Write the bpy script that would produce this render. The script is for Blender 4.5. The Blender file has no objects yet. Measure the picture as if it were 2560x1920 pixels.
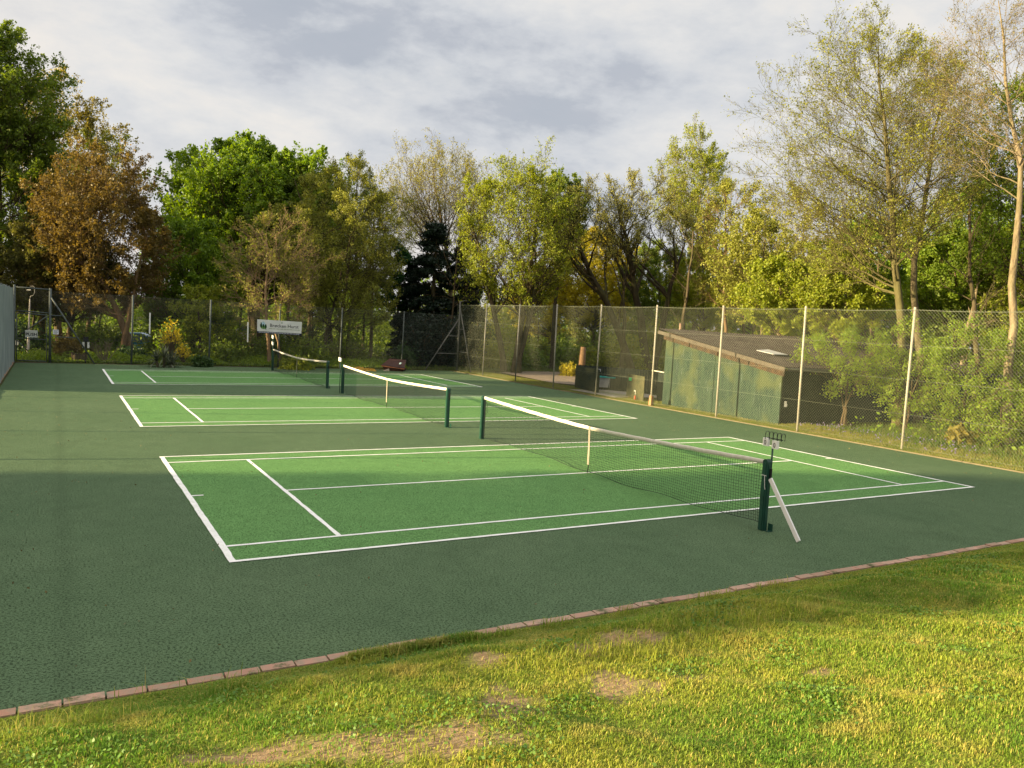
import bpy, math, random
import numpy as np
from mathutils import Matrix, Vector
sc = bpy.context.scene
col = sc.collection
PI = math.pi
RN = np.random.RandomState
# ------------------------------------------------------------------ camera
CAM = np.array([-1.37507, -7.19572, 2.27176]); F = 1960.07
M3 = np.array([[0.8636451, -0.5011670, 0.0543025], [-0.0092080, 0.0920200, 0.9957146], [0.5040162, 0.8604440, -0.0748579]])
cd = bpy.data.cameras.new('camera'); cam = bpy.data.objects.new('camera', cd); col.objects.link(cam)
cd.sensor_width = 36; cd.lens = 36 * F / 2560; cd.clip_start = .05; cd.clip_end = 3000
mw = Matrix.Identity(4)
for i in range(3):
    mw[i][0] = M3[0][i]; mw[i][1] = M3[1][i]; mw[i][2] = -M3[2][i]; mw[i][3] = CAM[i]
cam.matrix_world = mw; sc.camera = cam

def P(px, py, d):            # survey helper: point at depth d metres seen at photo pixel
    return CAM + (d / F) * (M3.T @ np.array([px - 1280, 960 - py, F]))
def G(px, py, z=0.):
    r = M3.T @ np.array([px - 1280, 960 - py, F]); return CAM + r * ((z - CAM[2]) / r[2])
def smooth(a, b, x):
    t = np.clip((x - a) / (b - a), 0, 1); return t * t * (3 - 2 * t)
def gz(x, y):                # terrain height
    x = np.asarray(x, float); y = np.asarray(y, float)
    b = -2.36 - y
    wob = .025 * np.sin(x * 2.3 + 1) + .02 * np.sin(x * 5.1 + y * 3.3) + .012 * np.sin(x * 11 + y * 9)
    bank = .015 + .20 * smooth(.05, .75, b) + .42 * smooth(.4, 4.6, b) + wob * smooth(.1, .8, b)
    flat = .012 + .02 * np.sin(x * .9) * np.sin(y * .7) * smooth(26, 30, y)
    dip = -.8 * smooth(31, 38, y) * (1 - smooth(4, 9, x))
    z = np.where(b > 0, bank, flat + dip)
    ins = (x > -2.62) & (x < 14.56) & (y > -2.33) & (y < 25.58)
    return np.where(ins, -.05, z)
def base(px, d):             # standing point for photo column px at depth d
    py = 900.
    for _ in range(6):
        p = P(px, py, d); q = float(gz(p[0], p[1])); py += (p[2] - q) * F / d
    p[2] = q; return p

# ------------------------------------------------------------------ materials
def nm(name):
    m = bpy.data.materials.new(name); m.use_nodes = True; nt = m.node_tree; nt.nodes.clear()
    return m, nt, lambda t, **k: _nd(nt, t, **k)
def _nd(nt, t, **k):
    n = nt.nodes.new(t)
    for a, b in k.items():
        if a == 'ins':
            for i, v in b.items():
                if hasattr(v, 'is_linked') or isinstance(v, bpy.types.NodeSocket): nt.links.new(v, n.inputs[i])
                else: n.inputs[i].default_value = v
        else: setattr(n, a, b)
    return n
def rgba(c): return (c[0], c[1], c[2], 1)
def noise(N, vec, scale, detail=4, rough=.6):
    return N('ShaderNodeTexNoise', ins={'Vector': vec, 'Scale': scale, 'Detail': detail, 'Roughness': rough}).outputs['Fac']
def ramp(N, fac, a, b, ca=(0, 0, 0), cb=(1, 1, 1)):
    r = N('ShaderNodeValToRGB', ins={'Fac': fac}); e = r.color_ramp.elements
    e[0].position = a; e[1].position = b; e[0].color = rgba(ca); e[1].color = rgba(cb); return r.outputs['Color']
def mix(N, fac, a, b, bt='MIX'):
    n = N('ShaderNodeMix', data_type='RGBA', blend_type=bt)
    nt = n.id_data
    for i, v in ((0, fac), (6, a), (7, b)):
        if isinstance(v, bpy.types.NodeSocket): nt.links.new(v, n.inputs[i])
        elif i == 0: n.inputs[0].default_value = v
        else: n.inputs[i].default_value = rgba(v)
    return n.outputs[2]
def mth(N, op, a, b=0.):
    return N('ShaderNodeMath', operation=op, ins={0: a, 1: b}).outputs[0]
def out(N, nt, sh):
    o = N('ShaderNodeOutputMaterial'); nt.links.new(sh, o.inputs['Surface'])
def wpos(N): return N('ShaderNodeNewGeometry').outputs['Position']
def opos(N): return N('ShaderNodeTexCoord').outputs['Object']
def bump(N, h, s, d=.02): return N('ShaderNodeBump', ins={'Height': h, 'Strength': s, 'Distance': d}).outputs['Normal']
def pbr(N, nt, c, rough=.8, nrm=None, metal=0., spec=.3):
    ins = {'Base Color': c if isinstance(c, bpy.types.NodeSocket) else rgba(c), 'Roughness': rough, 'Metallic': metal, 'Specular IOR Level': spec}
    if nrm is not None: ins['Normal'] = nrm
    b = N('ShaderNodeBsdfPrincipled', ins=ins); out(N, nt, b.outputs[0]); return b
def simple(name, c, rough=.6, var=.25, scale=8, c2=None, metal=0., b=.15, spec=.3, w=False):
    m, nt, N = nm(name); v = wpos(N) if w else opos(N)
    c2 = c2 or tuple(x * (1 - var) for x in c)
    f = ramp(N, noise(N, v, scale, 6, .65), .35, .65)
    pbr(N, nt, mix(N, f, c, c2), rough, bump(N, noise(N, v, scale * 12, 3), b, .004), metal, spec); return m
def tarmac(name, c, c2, pit=.85):
    m, nt, N = nm(name); v = wpos(N)
    big = ramp(N, noise(N, v, .55, 5, .6), .3, .7); mid = ramp(N, noise(N, v, 5, 4, .6), .3, .7)
    cc = mix(N, big, c, c2); cc = mix(N, mth(N, 'MULTIPLY', mid, .35), cc, tuple(x * .72 for x in c))
    vor = N('ShaderNodeTexVoronoi', ins={'Vector': v, 'Scale': 130.}).outputs['Distance']
    pits = ramp(N, noise(N, v, 55, 4, .8), .41, .485)     # dark voids between stones
    pm = mth(N, 'MULTIPLY', mth(N, 'SUBTRACT', 1., pits), pit)
    cc = mix(N, pm, cc, tuple(x * .25 for x in c))
    # faint drying stain running along the court end and laid joint of the macadam
    sx = N('ShaderNodeSeparateXYZ', ins={0: v})
    st = mth(N, 'ABSOLUTE', mth(N, 'ADD', sx.outputs[0], 1.29))
    sf = mth(N, 'MULTIPLY', ramp(N, mth(N, 'ADD', st, mth(N, 'MULTIPLY', noise(N, v, 3), .08)), .06, .16, (1, 1, 1), (0, 0, 0)), .16)
    cc = mix(N, sf, cc, tuple(x * .4 for x in c)); cc = mix(N, mth(N, 'MULTIPLY', ramp(N, noise(N, v, 1.4, 6, .7), .52, .66), .22), cc, tuple(x * .5 for x in c)); cc = mix(N, mth(N, 'MULTIPLY', ramp(N, noise(N, v, 2.6, 7, .75), .60, .68), .20), cc, tuple(x * 1.5 for x in c))
    h = mth(N, 'ADD', mth(N, 'MULTIPLY', vor, .5), pits)
    pbr(N, nt, cc, .9, bump(N, h, .7, .007), 0, .08); return m
def leafmat(name, c, c2, trans=.45, rough=.5):
    m, nt, N = nm(name); g = N('ShaderNodeNewGeometry')
    r = g.outputs['Random Per Island']
    cl = ramp(N, noise(N, g.outputs['Position'], .7, 3), .35, .65)
    cc = mix(N, r, c, c2); cc = mix(N, mth(N, 'MULTIPLY', cl, .35), cc, tuple(.55 * x for x in c))
    d = N('ShaderNodeBsdfPrincipled', ins={'Base Color': cc, 'Roughness': rough, 'Specular IOR Level': .25})
    hs = N('ShaderNodeHueSaturation', ins={'Hue': .49, 'Saturation': 1.15, 'Value': 1.25, 'Color': cc})
    t = N('ShaderNodeBsdfTranslucent', ins={'Color': hs.outputs[0]})
    s = N('ShaderNodeMixShader', ins={0: trans, 1: d.outputs[0], 2: t.outputs[0]}); out(N, nt, s.outputs[0]); return m
def barkmat(name, c, c2, scale=6):
    m, nt, N = nm(name); v = opos(N)
    mp = N('ShaderNodeMapping', ins={'Vector': v, 'Scale': (1, 1, .25)}).outputs[0]
    f = ramp(N, noise(N, mp, scale, 6, .7), .35, .62)
    g = ramp(N, noise(N, v, 1.5, 4), .45, .65)
    cc = mix(N, f, c, c2); cc = mix(N, mth(N, 'MULTIPLY', g, .35), cc, (.09, .10, .03))
    pbr(N, nt, cc, .95, bump(N, f, .6, .03), 0, .1); return m

# ------------------------------------------------------------------ mesh helpers
class MB:
    def __init__(s): s.v = []; s.f = []; s.n = 0
    def add(s, V, Fc):
        V = np.asarray(V, float).reshape(-1, 3); Fc = np.asarray(Fc, int)
        s.v.append(V); s.f.append(Fc + s.n); s.n += len(V); return s
    def box(s, c, h, rot=None, taper=None):
        q = np.array([[x, y, z] for z in (-1, 1) for y in (-1, 1) for x in (-1, 1)], float) * np.array(h)
        if taper is not None: q[4:, :2] *= taper
        if rot is not None: q = q @ np.array(rot).T
        return s.add(q + np.array(c), [[0, 2, 3, 1], [4, 5, 7, 6], [0, 1, 5, 4], [2, 6, 7, 3], [0, 4, 6, 2], [1, 3, 7, 5]])
    def beam(s, a, b, w, t, up=(0, 0, 1)):
        a = np.array(a, float); b = np.array(b, float); z = (b - a); L = np.linalg.norm(z); z /= L
        x = np.cross(up, z)
        if np.linalg.norm(x) < 1e-3: x = np.cross((0, 1, 0), z)
        x /= np.linalg.norm(x); y = np.cross(z, x)
        return s.box((a + b) / 2, (w / 2, t / 2, L / 2), np.array([x, y, z]).T)
    def tubes(s, Pt, R, k=6, cap=False):
        Pt = np.asarray(Pt, float)
        if Pt.ndim == 2: Pt = Pt[None]
        n, m, _ = Pt.shape; R = np.broadcast_to(np.asarray(R, float), (n, m)) if np.ndim(R) != 1 or n == 1 else np.broadcast_to(np.asarray(R)[:, None], (n, m))
        T = np.gradient(Pt, axis=1) if m > 2 else np.repeat((Pt[:, 1:] - Pt[:, :1]), 2, axis=1)
        T /= np.linalg.norm(T, axis=2, keepdims=True) + 1e-9
        tot = T.mean(1); ref = np.where(np.abs(tot[:, 2:3]) > .8 * np.linalg.norm(tot, axis=1, keepdims=True), np.array([[1., .13, 0]]), np.array([[0, 0, 1.]]))
        X = np.cross(T, ref[:, None, :]); X /= np.linalg.norm(X, axis=2, keepdims=True) + 1e-9
        Y = np.cross(T, X); a = np.arange(k) * 2 * PI / k
        V = Pt[:, :, None, :] + R[:, :, None, None] * (np.cos(a)[None, None, :, None] * X[:, :, None, :] + np.sin(a)[None, None, :, None] * Y[:, :, None, :])
        i = np.arange(n)[:, None, None] * m * k; j = np.arange(m - 1)[None, :, None] * k; q = np.arange(k)[None, None, :]; q2 = (q + 1) % k
        f = np.stack([i + j + q, i + j + q2, i + j + k + q2, i + j + k + q], -1).reshape(-1, 4)
        n0 = s.n; s.add(V, f)
        if cap:
            for b in range(n):
                s.f.append(np.array([[n0 + b * m * k + z for z in range(k)][::-1]])); s.f.append(np.array([[n0 + b * m * k + (m - 1) * k + z for z in range(k)]]))
        return s
    def cyl(s, a, b, r, k=12, r2=None):
        return s.tubes(np.array([a, b], float), np.array([[r, r if r2 is None else r2]]), k, True)
    def build(s, name, mat, parent=None, smooth=False, loc=None):
        me = bpy.data.meshes.new(name)
        if s.v:
            V = np.concatenate(s.v)
            if loc is not None: V = V - np.asarray(loc)
            lt = np.concatenate([np.full(len(f), f.shape[1]) for f in s.f]); lv = np.concatenate([f.ravel() for f in s.f])
            me.vertices.add(len(V)); me.vertices.foreach_set('co', V.astype(np.float32).ravel())
            me.loops.add(len(lv)); me.loops.foreach_set('vertex_index', lv.astype(np.int32))
            me.polygons.add(len(lt)); me.polygons.foreach_set('loop_start', np.concatenate([[0], np.cumsum(lt)[:-1]]).astype(np.int32))
            me.polygons.foreach_set('use_smooth', np.full(len(lt), smooth)); me.update(calc_edges=True)
        me.materials.append(mat)
        o = bpy.data.objects.new(name, me); col.objects.link(o)
        if parent is not None: o.parent = parent
        if loc is not None: o.location = loc
        return o
def tag(o, label=None, cat=None, group=None, kind=None):
    for k, v in (('label', label), ('category', cat), ('group', group), ('kind', kind)):
        if v: o[k] = v
    return o
def thing(name, loc, label, cat, group=None):
    o = bpy.data.objects.new(name, None); col.objects.link(o); o.location = loc; o.empty_display_size = .2
    return tag(o, label, cat, group)
def rel(o, mb, name, mat, smooth=False, parent=None):   # world-space geometry, stored relative to its thing
    L = np.array(o.location); n = mb.build(name, mat, parent or o, smooth)
    co = np.empty(len(n.data.vertices) * 3, np.float32); n.data.vertices.foreach_get('co', co)
    n.data.vertices.foreach_set('co', (co.reshape(-1, 3) - L).astype(np.float32).ravel()); n.data.update(); return n
def rod(a, b, r, k=8): return MB().cyl(a, b, r, k)

# ------------------------------------------------------------------ palette
BARK_D = barkmat('bark dark', (.045, .034, .022), (.10, .08, .05))
BARK_B = barkmat('bark brown', (.065, .045, .028), (.14, .105, .065))
BARK_P = barkmat('bark pale', (.12, .095, .06), (.26, .21, .14), 10)
BARK_R = barkmat('bark russet', (.11, .065, .035), (.20, .13, .075), 8)
GALV = simple('galvanised steel', (.18, .18, .17), .5, .3, 12, None, .35)
GALVD = simple('weathered green steel', (.10, .12, .115), .6, .3, 12, None, .2)
WIRE = simple('fence wire', (.18, .20, .15), .7, .2, 3, None, 0, .1, .1)
WIRED = simple('coated fence wire', (.085, .10, .09), .6, .2, 3)
NETB = simple('net cord black', (.012, .016, .014), .8, .2, 3)
GPAINT = simple('green gloss paint', (.010, .060, .040), .38, .3, 9, None, 0, .05, .5)
WHITE = simple('white paint', (.78, .77, .72), .55, .12, 7)
TAPE = simple('white net tape', (.76, .71, .62), .8, .15, 20)
STRAP = simple('cream strap', (.36, .32, .25), .8, .15, 20)
BLACK = simple('black plastic', (.012, .012, .014), .45, .2, 9)
WOODP = simple('weathered timber', (.20, .17, .10), .85, .4, 5)

# ------------------------------------------------------------------ ground
BARE = [(3.18, -3.04, .55, .20), (3.9, -2.94, .38, .12), (4.3, -2.75, .5, .10), (1.9, -3.18, .36, .12), (2.35, -3.72, .40, .27), (3.15, -3.65, .30, .12), (1.0, -4.15, .45, .32), (.55, -4.55, .6, .35), (.2, -4.25, .55, .22), (-.2, -4.5, .5, .3), (5.0, -4.4, .2, .1)]
BARE2 = []
for px, py, rx, ry in [(1480, 1620, 50, 22), (1540, 1600, 42, 16), (1620, 1590, 70, 8), (1215, 1640, 60, 14), (1545, 1715, 90, 34), (1730, 1695, 60, 12), (1270, 1770, 80, 55), (1120, 1850, 160, 45), (880, 1860, 240, 30), (620, 1900, 170, 20), (2060, 1680, 30, 10)]:
    z = .35
    for _ in range(5): g = G(px, py, z); z = float(gz(g[0], g[1]))
    gx = G(px + rx, py, z); gy = G(px, py - ry, z)
    BARE2.append((g[0], g[1], 1.12 * np.linalg.norm((gx - g)[:2]), 1.2 * np.linalg.norm((gy - g)[:2])))
def bare(x, y):
    v = np.zeros_like(x)
    c, s_ = M3[0][0], M3[0][1]
    for a, b, rx, ry in BARE2:
        dx = x - a; dy = y - b; u = dx * .865 - dy * .5; w = dx * .5 + dy * .865
        r = np.sqrt((u / rx) ** 2 + (w / ry) ** 2) + .3 * np.sin(x * 13 + y * 9 + a * 7) * np.sin(y * 19 - x * 5) + .25 * np.sin(x * 31 - y * 23) * np.sin(x * 11 + y * 41)
        v = np.maximum(v, (1 - smooth(.6, 1.3, r)) * (.35 if (b < -3.75 and rx > .8) else .9 if b < -3.75 else 1))
    return v
def lawncol(N, v, soilf=None):
    big = ramp(N, noise(N, v, .9, 4, .6), .38, .62); mid = ramp(N, noise(N, v, 4.5, 4, .6), .35, .68)
    cc = mix(N, big, (.10, .155, .022), (.19, .215, .035)); cc = mix(N, mth(N, 'MULTIPLY', mid, .5), cc, (.24, .21, .06)); return cc
m, nt, N = nm('ground earth and turf'); v = wpos(N)
at = N('ShaderNodeAttribute', attribute_name='soil').outputs['Fac']; lw = N('ShaderNodeAttribute', attribute_name='lawn').outputs['Fac']
soil = mix(N, ramp(N, noise(N, v, 30, 5), .35, .65), (.19, .125, .075), (.33, .235, .145))
turf = mix(N, ramp(N, noise(N, v, 60, 4), .4, .6), (.09, .13, .02), (.20, .22, .04))
duff = mix(N, ramp(N, noise(N, v, 1.2, 6), .4, .62), (.055, .045, .025), (.06, .085, .02))
cc = mix(N, at, turf, soil); cc = mix(N, lw, duff, cc)
pbr(N, nt, cc, .95, bump(N, noise(N, v, 40, 5, .7), .8, .02), 0, .1); GROUND = m
xs = np.unique(np.concatenate([np.linspace(-400, -30, 14), np.linspace(-30, -5, 18), np.arange(-5, -2.62, .2), [-2.62], np.arange(-2.5, 14.5, .11), [14.56], np.arange(14.7, 30, .5), np.linspace(30, 400, 20)]))
ys = np.unique(np.concatenate([np.linspace(-300, -12, 12), np.arange(-12, -2.4, .11), [-2.36, -2.33], np.linspace(-2.2, 25.5, 30), [25.58], np.arange(25.8, 60, .8), np.linspace(60, 500, 16)]))
X, Y = np.meshgrid(xs, ys); Z = gz(X, Y); nx, ny = len(xs), len(ys)
i = np.arange(nx - 1)[None] + np.arange(ny - 1)[:, None] * nx
mb = MB().add(np.stack([X, Y, Z], -1), np.stack([i, i + 1, i + nx + 1, i + nx], -1).reshape(-1, 4))
gr = tag(mb.build('ground', GROUND, None, True), kind='structure')
def pattr(o, name, val):
    a = o.data.attributes.new(name, 'FLOAT', 'POINT'); a.data.foreach_set('value', val.astype(np.float32).ravel())
pattr(gr, 'soil', bare(X, Y)); pattr(gr, 'lawn', ((Y < -2.3) | ((X > 14.5) & (X < 15.6) & (Y < 26))).astype(float))

APR = tarmac('dark green macadam', (.098, .162, .082), (.124, .190, .100))
CRT = tarmac('light green court paint', (.132, .292, .094), (.158, .325, .106), .7)
m, nt, N = nm('white line paint'); v = wpos(N)
cc = mix(N, ramp(N, noise(N, v, 7, 5, .6), .4, .65), (.87, .87, .83), (.74, .75, .70)); cc = mix(N, mth(N, 'MULTIPLY', ramp(N, noise(N, v, 75, 4, .8), .60, .66), .75), cc, (.14, .24, .11))
pbr(N, nt, cc, .85, bump(N, noise(N, v, 90, 4), .5, .004), 0, .1); LINE = m
tag(MB().box((5.97, 11.625, -.06), (8.53, 13.895, .06)).build('court_surface', APR), kind='structure')
L, W, S, AL = 11.866, 5.549, 1.184, .519
YO = [0, 8.782, 17.476]; XO = [0, .009, .025]
rg = RN(5)
def strip(mb, x0, y0, x1, y1, w, z):     # painted line with slightly uneven edges
    n = max(2, int(math.hypot(x1 - x0, y1 - y0) / .12)); t = np.linspace(0, 1, n); d = np.array([x1 - x0, y1 - y0]); d = d / np.linalg.norm(d); p = np.array([-d[1], d[0]])
    c = np.stack([x0 + (x1 - x0) * t, y0 + (y1 - y0) * t], -1); wv = np.cumsum(rg.randn(n) * .0007); wv -= np.linspace(wv[0], wv[-1], n)
    a = c + p * (w / 2 + rg.randn(n, 1) * .0022 + wv[:, None]); b = c - p * (w / 2 + rg.randn(n, 1) * .0022 - wv[:, None])
    V = np.concatenate([np.c_[a, np.full(n, z)], np.c_[b, np.full(n, z)]]); k = np.arange(n - 1)
    mb.add(V, np.stack([k, k + n, k + n + 1, k + 1], -1))
for ci in range(3):
    x0, y0 = XO[ci], YO[ci]
    c = tag(MB().add([[0, 0, .004], [L, 0, .004], [L, W, .004], [0, W, .004]], [[0, 1, 2, 3]]).build('tennis_court', CRT), kind='structure'); c.location = (x0, y0, 0)
    m_ = MB(); w = .05; h = w / 2
    for yy in (h, W - h): strip(m_, 0, yy, L, yy, w, .008)
    for xx in (h * 1.3, L - h * 1.3): strip(m_, xx, w, xx, W - w, w * 1.3, .008)
    for yy in (AL, W - AL): strip(m_, w * 1.3, yy, L - w * 1.3, yy, w * .9, .008)
    for xx in (S, L - S): strip(m_, xx, AL + w * .45, xx, W - AL - w * .45, w, .008)
    strip(m_, S + h, W / 2, L - S - h, W / 2, w * .9, .008)
    for xx, sg in ((w * 1.3, 1), (L - w * 1.3, -1)): strip(m_, xx, W / 2, xx + sg * .14, W / 2, w * .9, .008)
    m_.build('court_lines', LINE, c)

# brick kerb round two sides, timber edging on the third
m, nt, N = nm('pink kerb brick'); g = N('ShaderNodeNewGeometry'); v = g.outputs['Position']; r = g.outputs['Random Per Island']
cc = mix(N, r, (.36, .19, .13), (.50, .31, .23)); cc = mix(N, ramp(N, noise(N, v, 14, 6, .7), .40, .66), cc, (.30, .24, .17)); cc = mix(N, ramp(N, noise(N, v, 5, 5, .7), .56, .66), cc, (.10, .11, .05))
pbr(N, nt, cc, .9, bump(N, noise(N, v, 70, 5, .7), .7, .004), 0, .2); KB = m
mb = MB(); rk = RN(3); x = -2.62
while x < 14.6:
    mb.box((x + .107, -2.300 + rk.randn() * .002, -.038 + rk.randn() * .003), (.1040, .042, .06), None, (.99, .94)); x += .217
y = -2.36
while y < 25.5:
    mb.box((-2.66 + rk.randn() * .002, y + .107, -.015 + rk.randn() * .003), (.05, .1035, .06), None, (.9, .99)); y += .217
tag(mb.build('brick_kerb', KB), kind='structure')
mb = MB()
for k in range(14): mb.box((14.525, -2.25 + 2 * k + 1, -.02), (.018, .995, .045))
mb.box((-2.1, 25.56, -.02), (.5, .02, .05))
tag(mb.build('timber_edging', simple('edging timber', (.15, .13, .08), .9, .3, 4)), kind='structure')

# woodland track and bin-store slab
TR = simple('gravel track', (.30, .23, .17), .95, .3, 3, (.20, .17, .12), 0, .5, w=True)
def patch(name, pts, z, mat):
    V = [list(p) + [z] for p in pts]
    return tag(MB().add(V, [list(range(len(V)))]).build(name, mat), kind='structure')
patch('path', [(16.0, 19.2), (17.2, 17.4), (22, 19.3), (30, 24), (27, 28.5), (20.5, 26.5), (16.6, 24.6)], .045, TR)
patch('garden_path', [(6.5, 27.0), (20, 29.5), (20, 31.2), (6, 29.2)], .05, simple('pale gravel', (.34, .29, .22), .95, .3, 3))
tag(MB().box((16.1, 15.1, -.01), (1.15, 1.35, .05)).build('pavement', simple('concrete slab', (.26, .24, .20), .9, .2, 3)), kind='structure')

# ------------------------------------------------------------------ grass
def grassmat(name, a, b, c):
    m, nt, N = nm(name); g = N('ShaderNodeNewGeometry'); v = g.outputs['Position']; r = g.outputs['Random Per Island']
    big = ramp(N, noise(N, v, .75, 5, .65), .40, .60)
    cc = mix(N, big, a, b); cc = mix(N, mth(N, 'MULTIPLY', ramp(N, noise(N, v, 9, 3, .6), .45, .62), .45), cc, tuple(.6 * q for q in a)); cc = mix(N, ramp(N, r, .80, .94), cc, c); cc = mix(N, mth(N, 'MULTIPLY', ramp(N, noise(N, v, 2.2, 5, .7), .53, .66), .75), cc, c)
    d = N('ShaderNodeBsdfPrincipled', ins={'Base Color': cc, 'Roughness': .55, 'Specular IOR Level': .2})
    t = N('ShaderNodeBsdfTranslucent', ins={'Color': cc})
    s = N('ShaderNodeMixShader', ins={0: .4, 1: d.outputs[0], 2: t.outputs[0]}); out(N, nt, s.outputs[0]); return m
GRASS = grassmat('lawn grass', (.15, .29, .03), (.35, .39, .05), (.50, .42, .11))
def blades(mb, x, y, h, w, rg, lean=.5):
    n = len(x); z = gz(x, y); az = rg.rand(n) * 2 * PI; ln = rg.rand(n) * lean * h
    d = np.stack([np.cos(az), np.sin(az), np.zeros(n)], -1); p = np.stack([-np.sin(az), np.cos(az), np.zeros(n)], -1)
    b = np.stack([x, y, z - .004], -1); mid = b + d * (ln * .35)[:, None]; mid[:, 2] += h * .6
    tip = b + d * ln[:, None]; tip[:, 2] += h * (1 - .35 * (ln / (h + 1e-6))); ww = w[:, None]
    V = np.stack([b - p * ww / 2, b + p * ww / 2, mid + p * ww * .4, mid - p * ww * .4, tip], 1).reshape(-1, 3)
    k = np.arange(n)[:, None] * 5
    n0 = mb.n; mb.add(V, k + np.array([[0, 1, 2, 3]])); mb.f.append(k + n0 + np.array([[3, 2, 4]]))
def inview(x, y, z=0., mg=60):
    q = (np.stack([x, y, np.full_like(x, z) if np.ndim(z) == 0 else z], -1) - CAM) @ M3.T
    px = 1280 + F * q[:, 0] / q[:, 2]; py = 960 - F * q[:, 1] / q[:, 2]
    return (q[:, 2] > .3) & (px > -mg * 3) & (px < 2560 + mg * 3) & (py < 1920 + mg * 4), q[:, 2]
rg = RN(11); n = 1500000
x = rg.rand(n) * 18 - 3.5; y = -2.37 - rg.rand(n) * 4.4
ok, dd = inview(x, y, .3, 110); dens = np.clip((5.5 / np.maximum(dd, 1)) ** 1.5, .16, 1) * .85
dens *= 1 - .90 * bare(x, y)
clump = .5 + .5 * np.sin(x * 3.1 + 2 * np.sin(y * 2.7)) * np.sin(y * 4.3 + 1.5 * np.sin(x * 1.9))
sel = ok & (rg.rand(n) < dens); x, y, dd, clump = x[sel], y[sel], dd[sel], clump[sel]
strp = smooth(.5, .12, -2.36 - y)                       # short mossy strip by the kerb
tuf = np.clip(np.sin(x * 9 + 3 * np.sin(y * 7)) * np.sin(y * 12 + 2 * np.sin(x * 8)), 0, 1)
h = (.012 + .020 * rg.rand(len(x)) ** 1.5 + .020 * clump * rg.rand(len(x)) ** 2 + .020 * tuf * rg.rand(len(x))) * (1 - .45 * strp)
w = (.0025 + .0035 * rg.rand(len(x))) * np.clip(dd / 5, 1, 2.2)
gm = MB(); blades(gm, x, y, h, w, rg, 1.1)
# taller tufts hanging over the kerb and weeds in the bank
for tx, ty, tn, th, sp in [(.55, -2.42, 240, .07, .10), (.95, -2.40, 420, .06, .16), (1.35, -2.40, 300, .06, .14), (-.85, -2.44, 14, .16, .15), (-.55, -2.46, 12, .15, .2), (-.5, -2.75, 160, .11, .10), (.35, -2.62, 120, .11, .09), (1.9, -2.42, 110, .08, .1), (2.6, -2.41, 50, .09, .1), (3.6, -2.40, 120, .07, .16), (4.3, -2.40, 100, .08, .12), (-1.4, -2.8, 200, .12, .2), (1.6, -3.3, 400, .09, .25), (2.6, -3.15, 500, .09, .3), (3.1, -3.35, 400, .08, .25), (2.0, -3.5, 300, .08, .2)]:
    blades(gm, tx + rg.randn(tn) * sp, np.minimum(ty + rg.randn(tn) * sp * .3, -2.37), th * (.5 + .8 * rg.rand(tn)), .003 + .003 * rg.rand(tn), rg, 1)
n_ = 3400; tx = .22 + rg.rand(n_) * 1.12; blades(gm, tx, -2.365 - .05 * rg.rand(n_) ** 2, (.045 + .035 * rg.rand(n_)) * np.clip(np.minimum(tx - .15, 1.42 - tx) * 5, .35, 1), .003 + .003 * rg.rand(n_), rg, .9)
tag(gm.build('lawn_grass', GRASS), kind='stuff')
wd = MB(); n = 9000; kx = rg.rand(60) * 10 - 2.2; ky = -2.55 - rg.rand(60) ** 1.3 * 3.2; ki = rg.randint(0, 60, n); x = kx[ki] + rg.randn(n) * .13; y = np.minimum(ky[ki] + rg.randn(n) * .10, -2.4)
WC = np.stack([x, y, gz(x, y) + .012 + .02 * rg.rand(n)], -1)
# verge strip along the long fence and rough grass beyond
n = 90000; y = rg.rand(n) * 28 - 2; x = 14.56 + rg.rand(n) ** 1.2 * 1.5
gm = MB(); blades(gm, x, y, .02 + .06 * rg.rand(n) * np.clip((x - 14.5), .2, 1) * np.where(y < 6.8, 2.2, .8), np.full(n, .009), rg, .8)
tag(gm.build('verge_grass', grassmat('verge grass', (.16, .22, .035), (.25, .26, .05), (.34, .28, .11))), kind='stuff')
n = 60000; x = rg.rand(n) * 36 - 6; y = 25.7 + rg.rand(n) ** 1.6 * 12
gm = MB(); blades(gm, x, y, .05 + .14 * rg.rand(n), np.full(n, .016), rg, .8)
n = 30000; x = 15.6 + rg.rand(n) * 8; y = rg.rand(n) * 9 - 3
blades(gm, x, y, .06 + .2 * rg.rand(n), np.full(n, .014), rg, .8)
tag(gm.build('rough_grass', grassmat('rough grass', (.07, .13, .02), (.13, .19, .03), (.22, .2, .08))), kind='stuff')

# ------------------------------------------------------------------ leaves, plants and trees
def cards(mb, C, s, rg, up=.3, asp=.6, droop=0.):
    n = len(C); a = rg.randn(n, 3); a[:, 2] -= droop * 2; a /= np.linalg.norm(a, axis=1, keepdims=True)
    r = rg.randn(n, 3); r[:, :2] *= (1 - up * .5); b = np.cross(a, r); b /= np.linalg.norm(b, axis=1, keepdims=True) + 1e-9
    s = np.broadcast_to(s, n)[:, None]
    V = np.stack([C - a * s * .5, C + b * s * .5 * asp, C + a * s * .5, C - b * s * .5 * asp], 1).reshape(-1, 3)
    mb.add(V, np.arange(n)[:, None] * 4 + np.array([[0, 1, 2, 3]]))
def grow(rg, S, D, Ln, m, curl, trop):
    n = len(S); seg = (Ln / (m - 1))[:, None]; d = D.copy(); pts = [S]
    for _ in range(m - 1):
        d = d + rg.randn(n, 3) * curl; d[:, 2] += trop; d /= np.linalg.norm(d, axis=1, keepdims=True) + 1e-9; pts.append(pts[-1] + d * seg)
    return np.stack(pts, 1)
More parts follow.
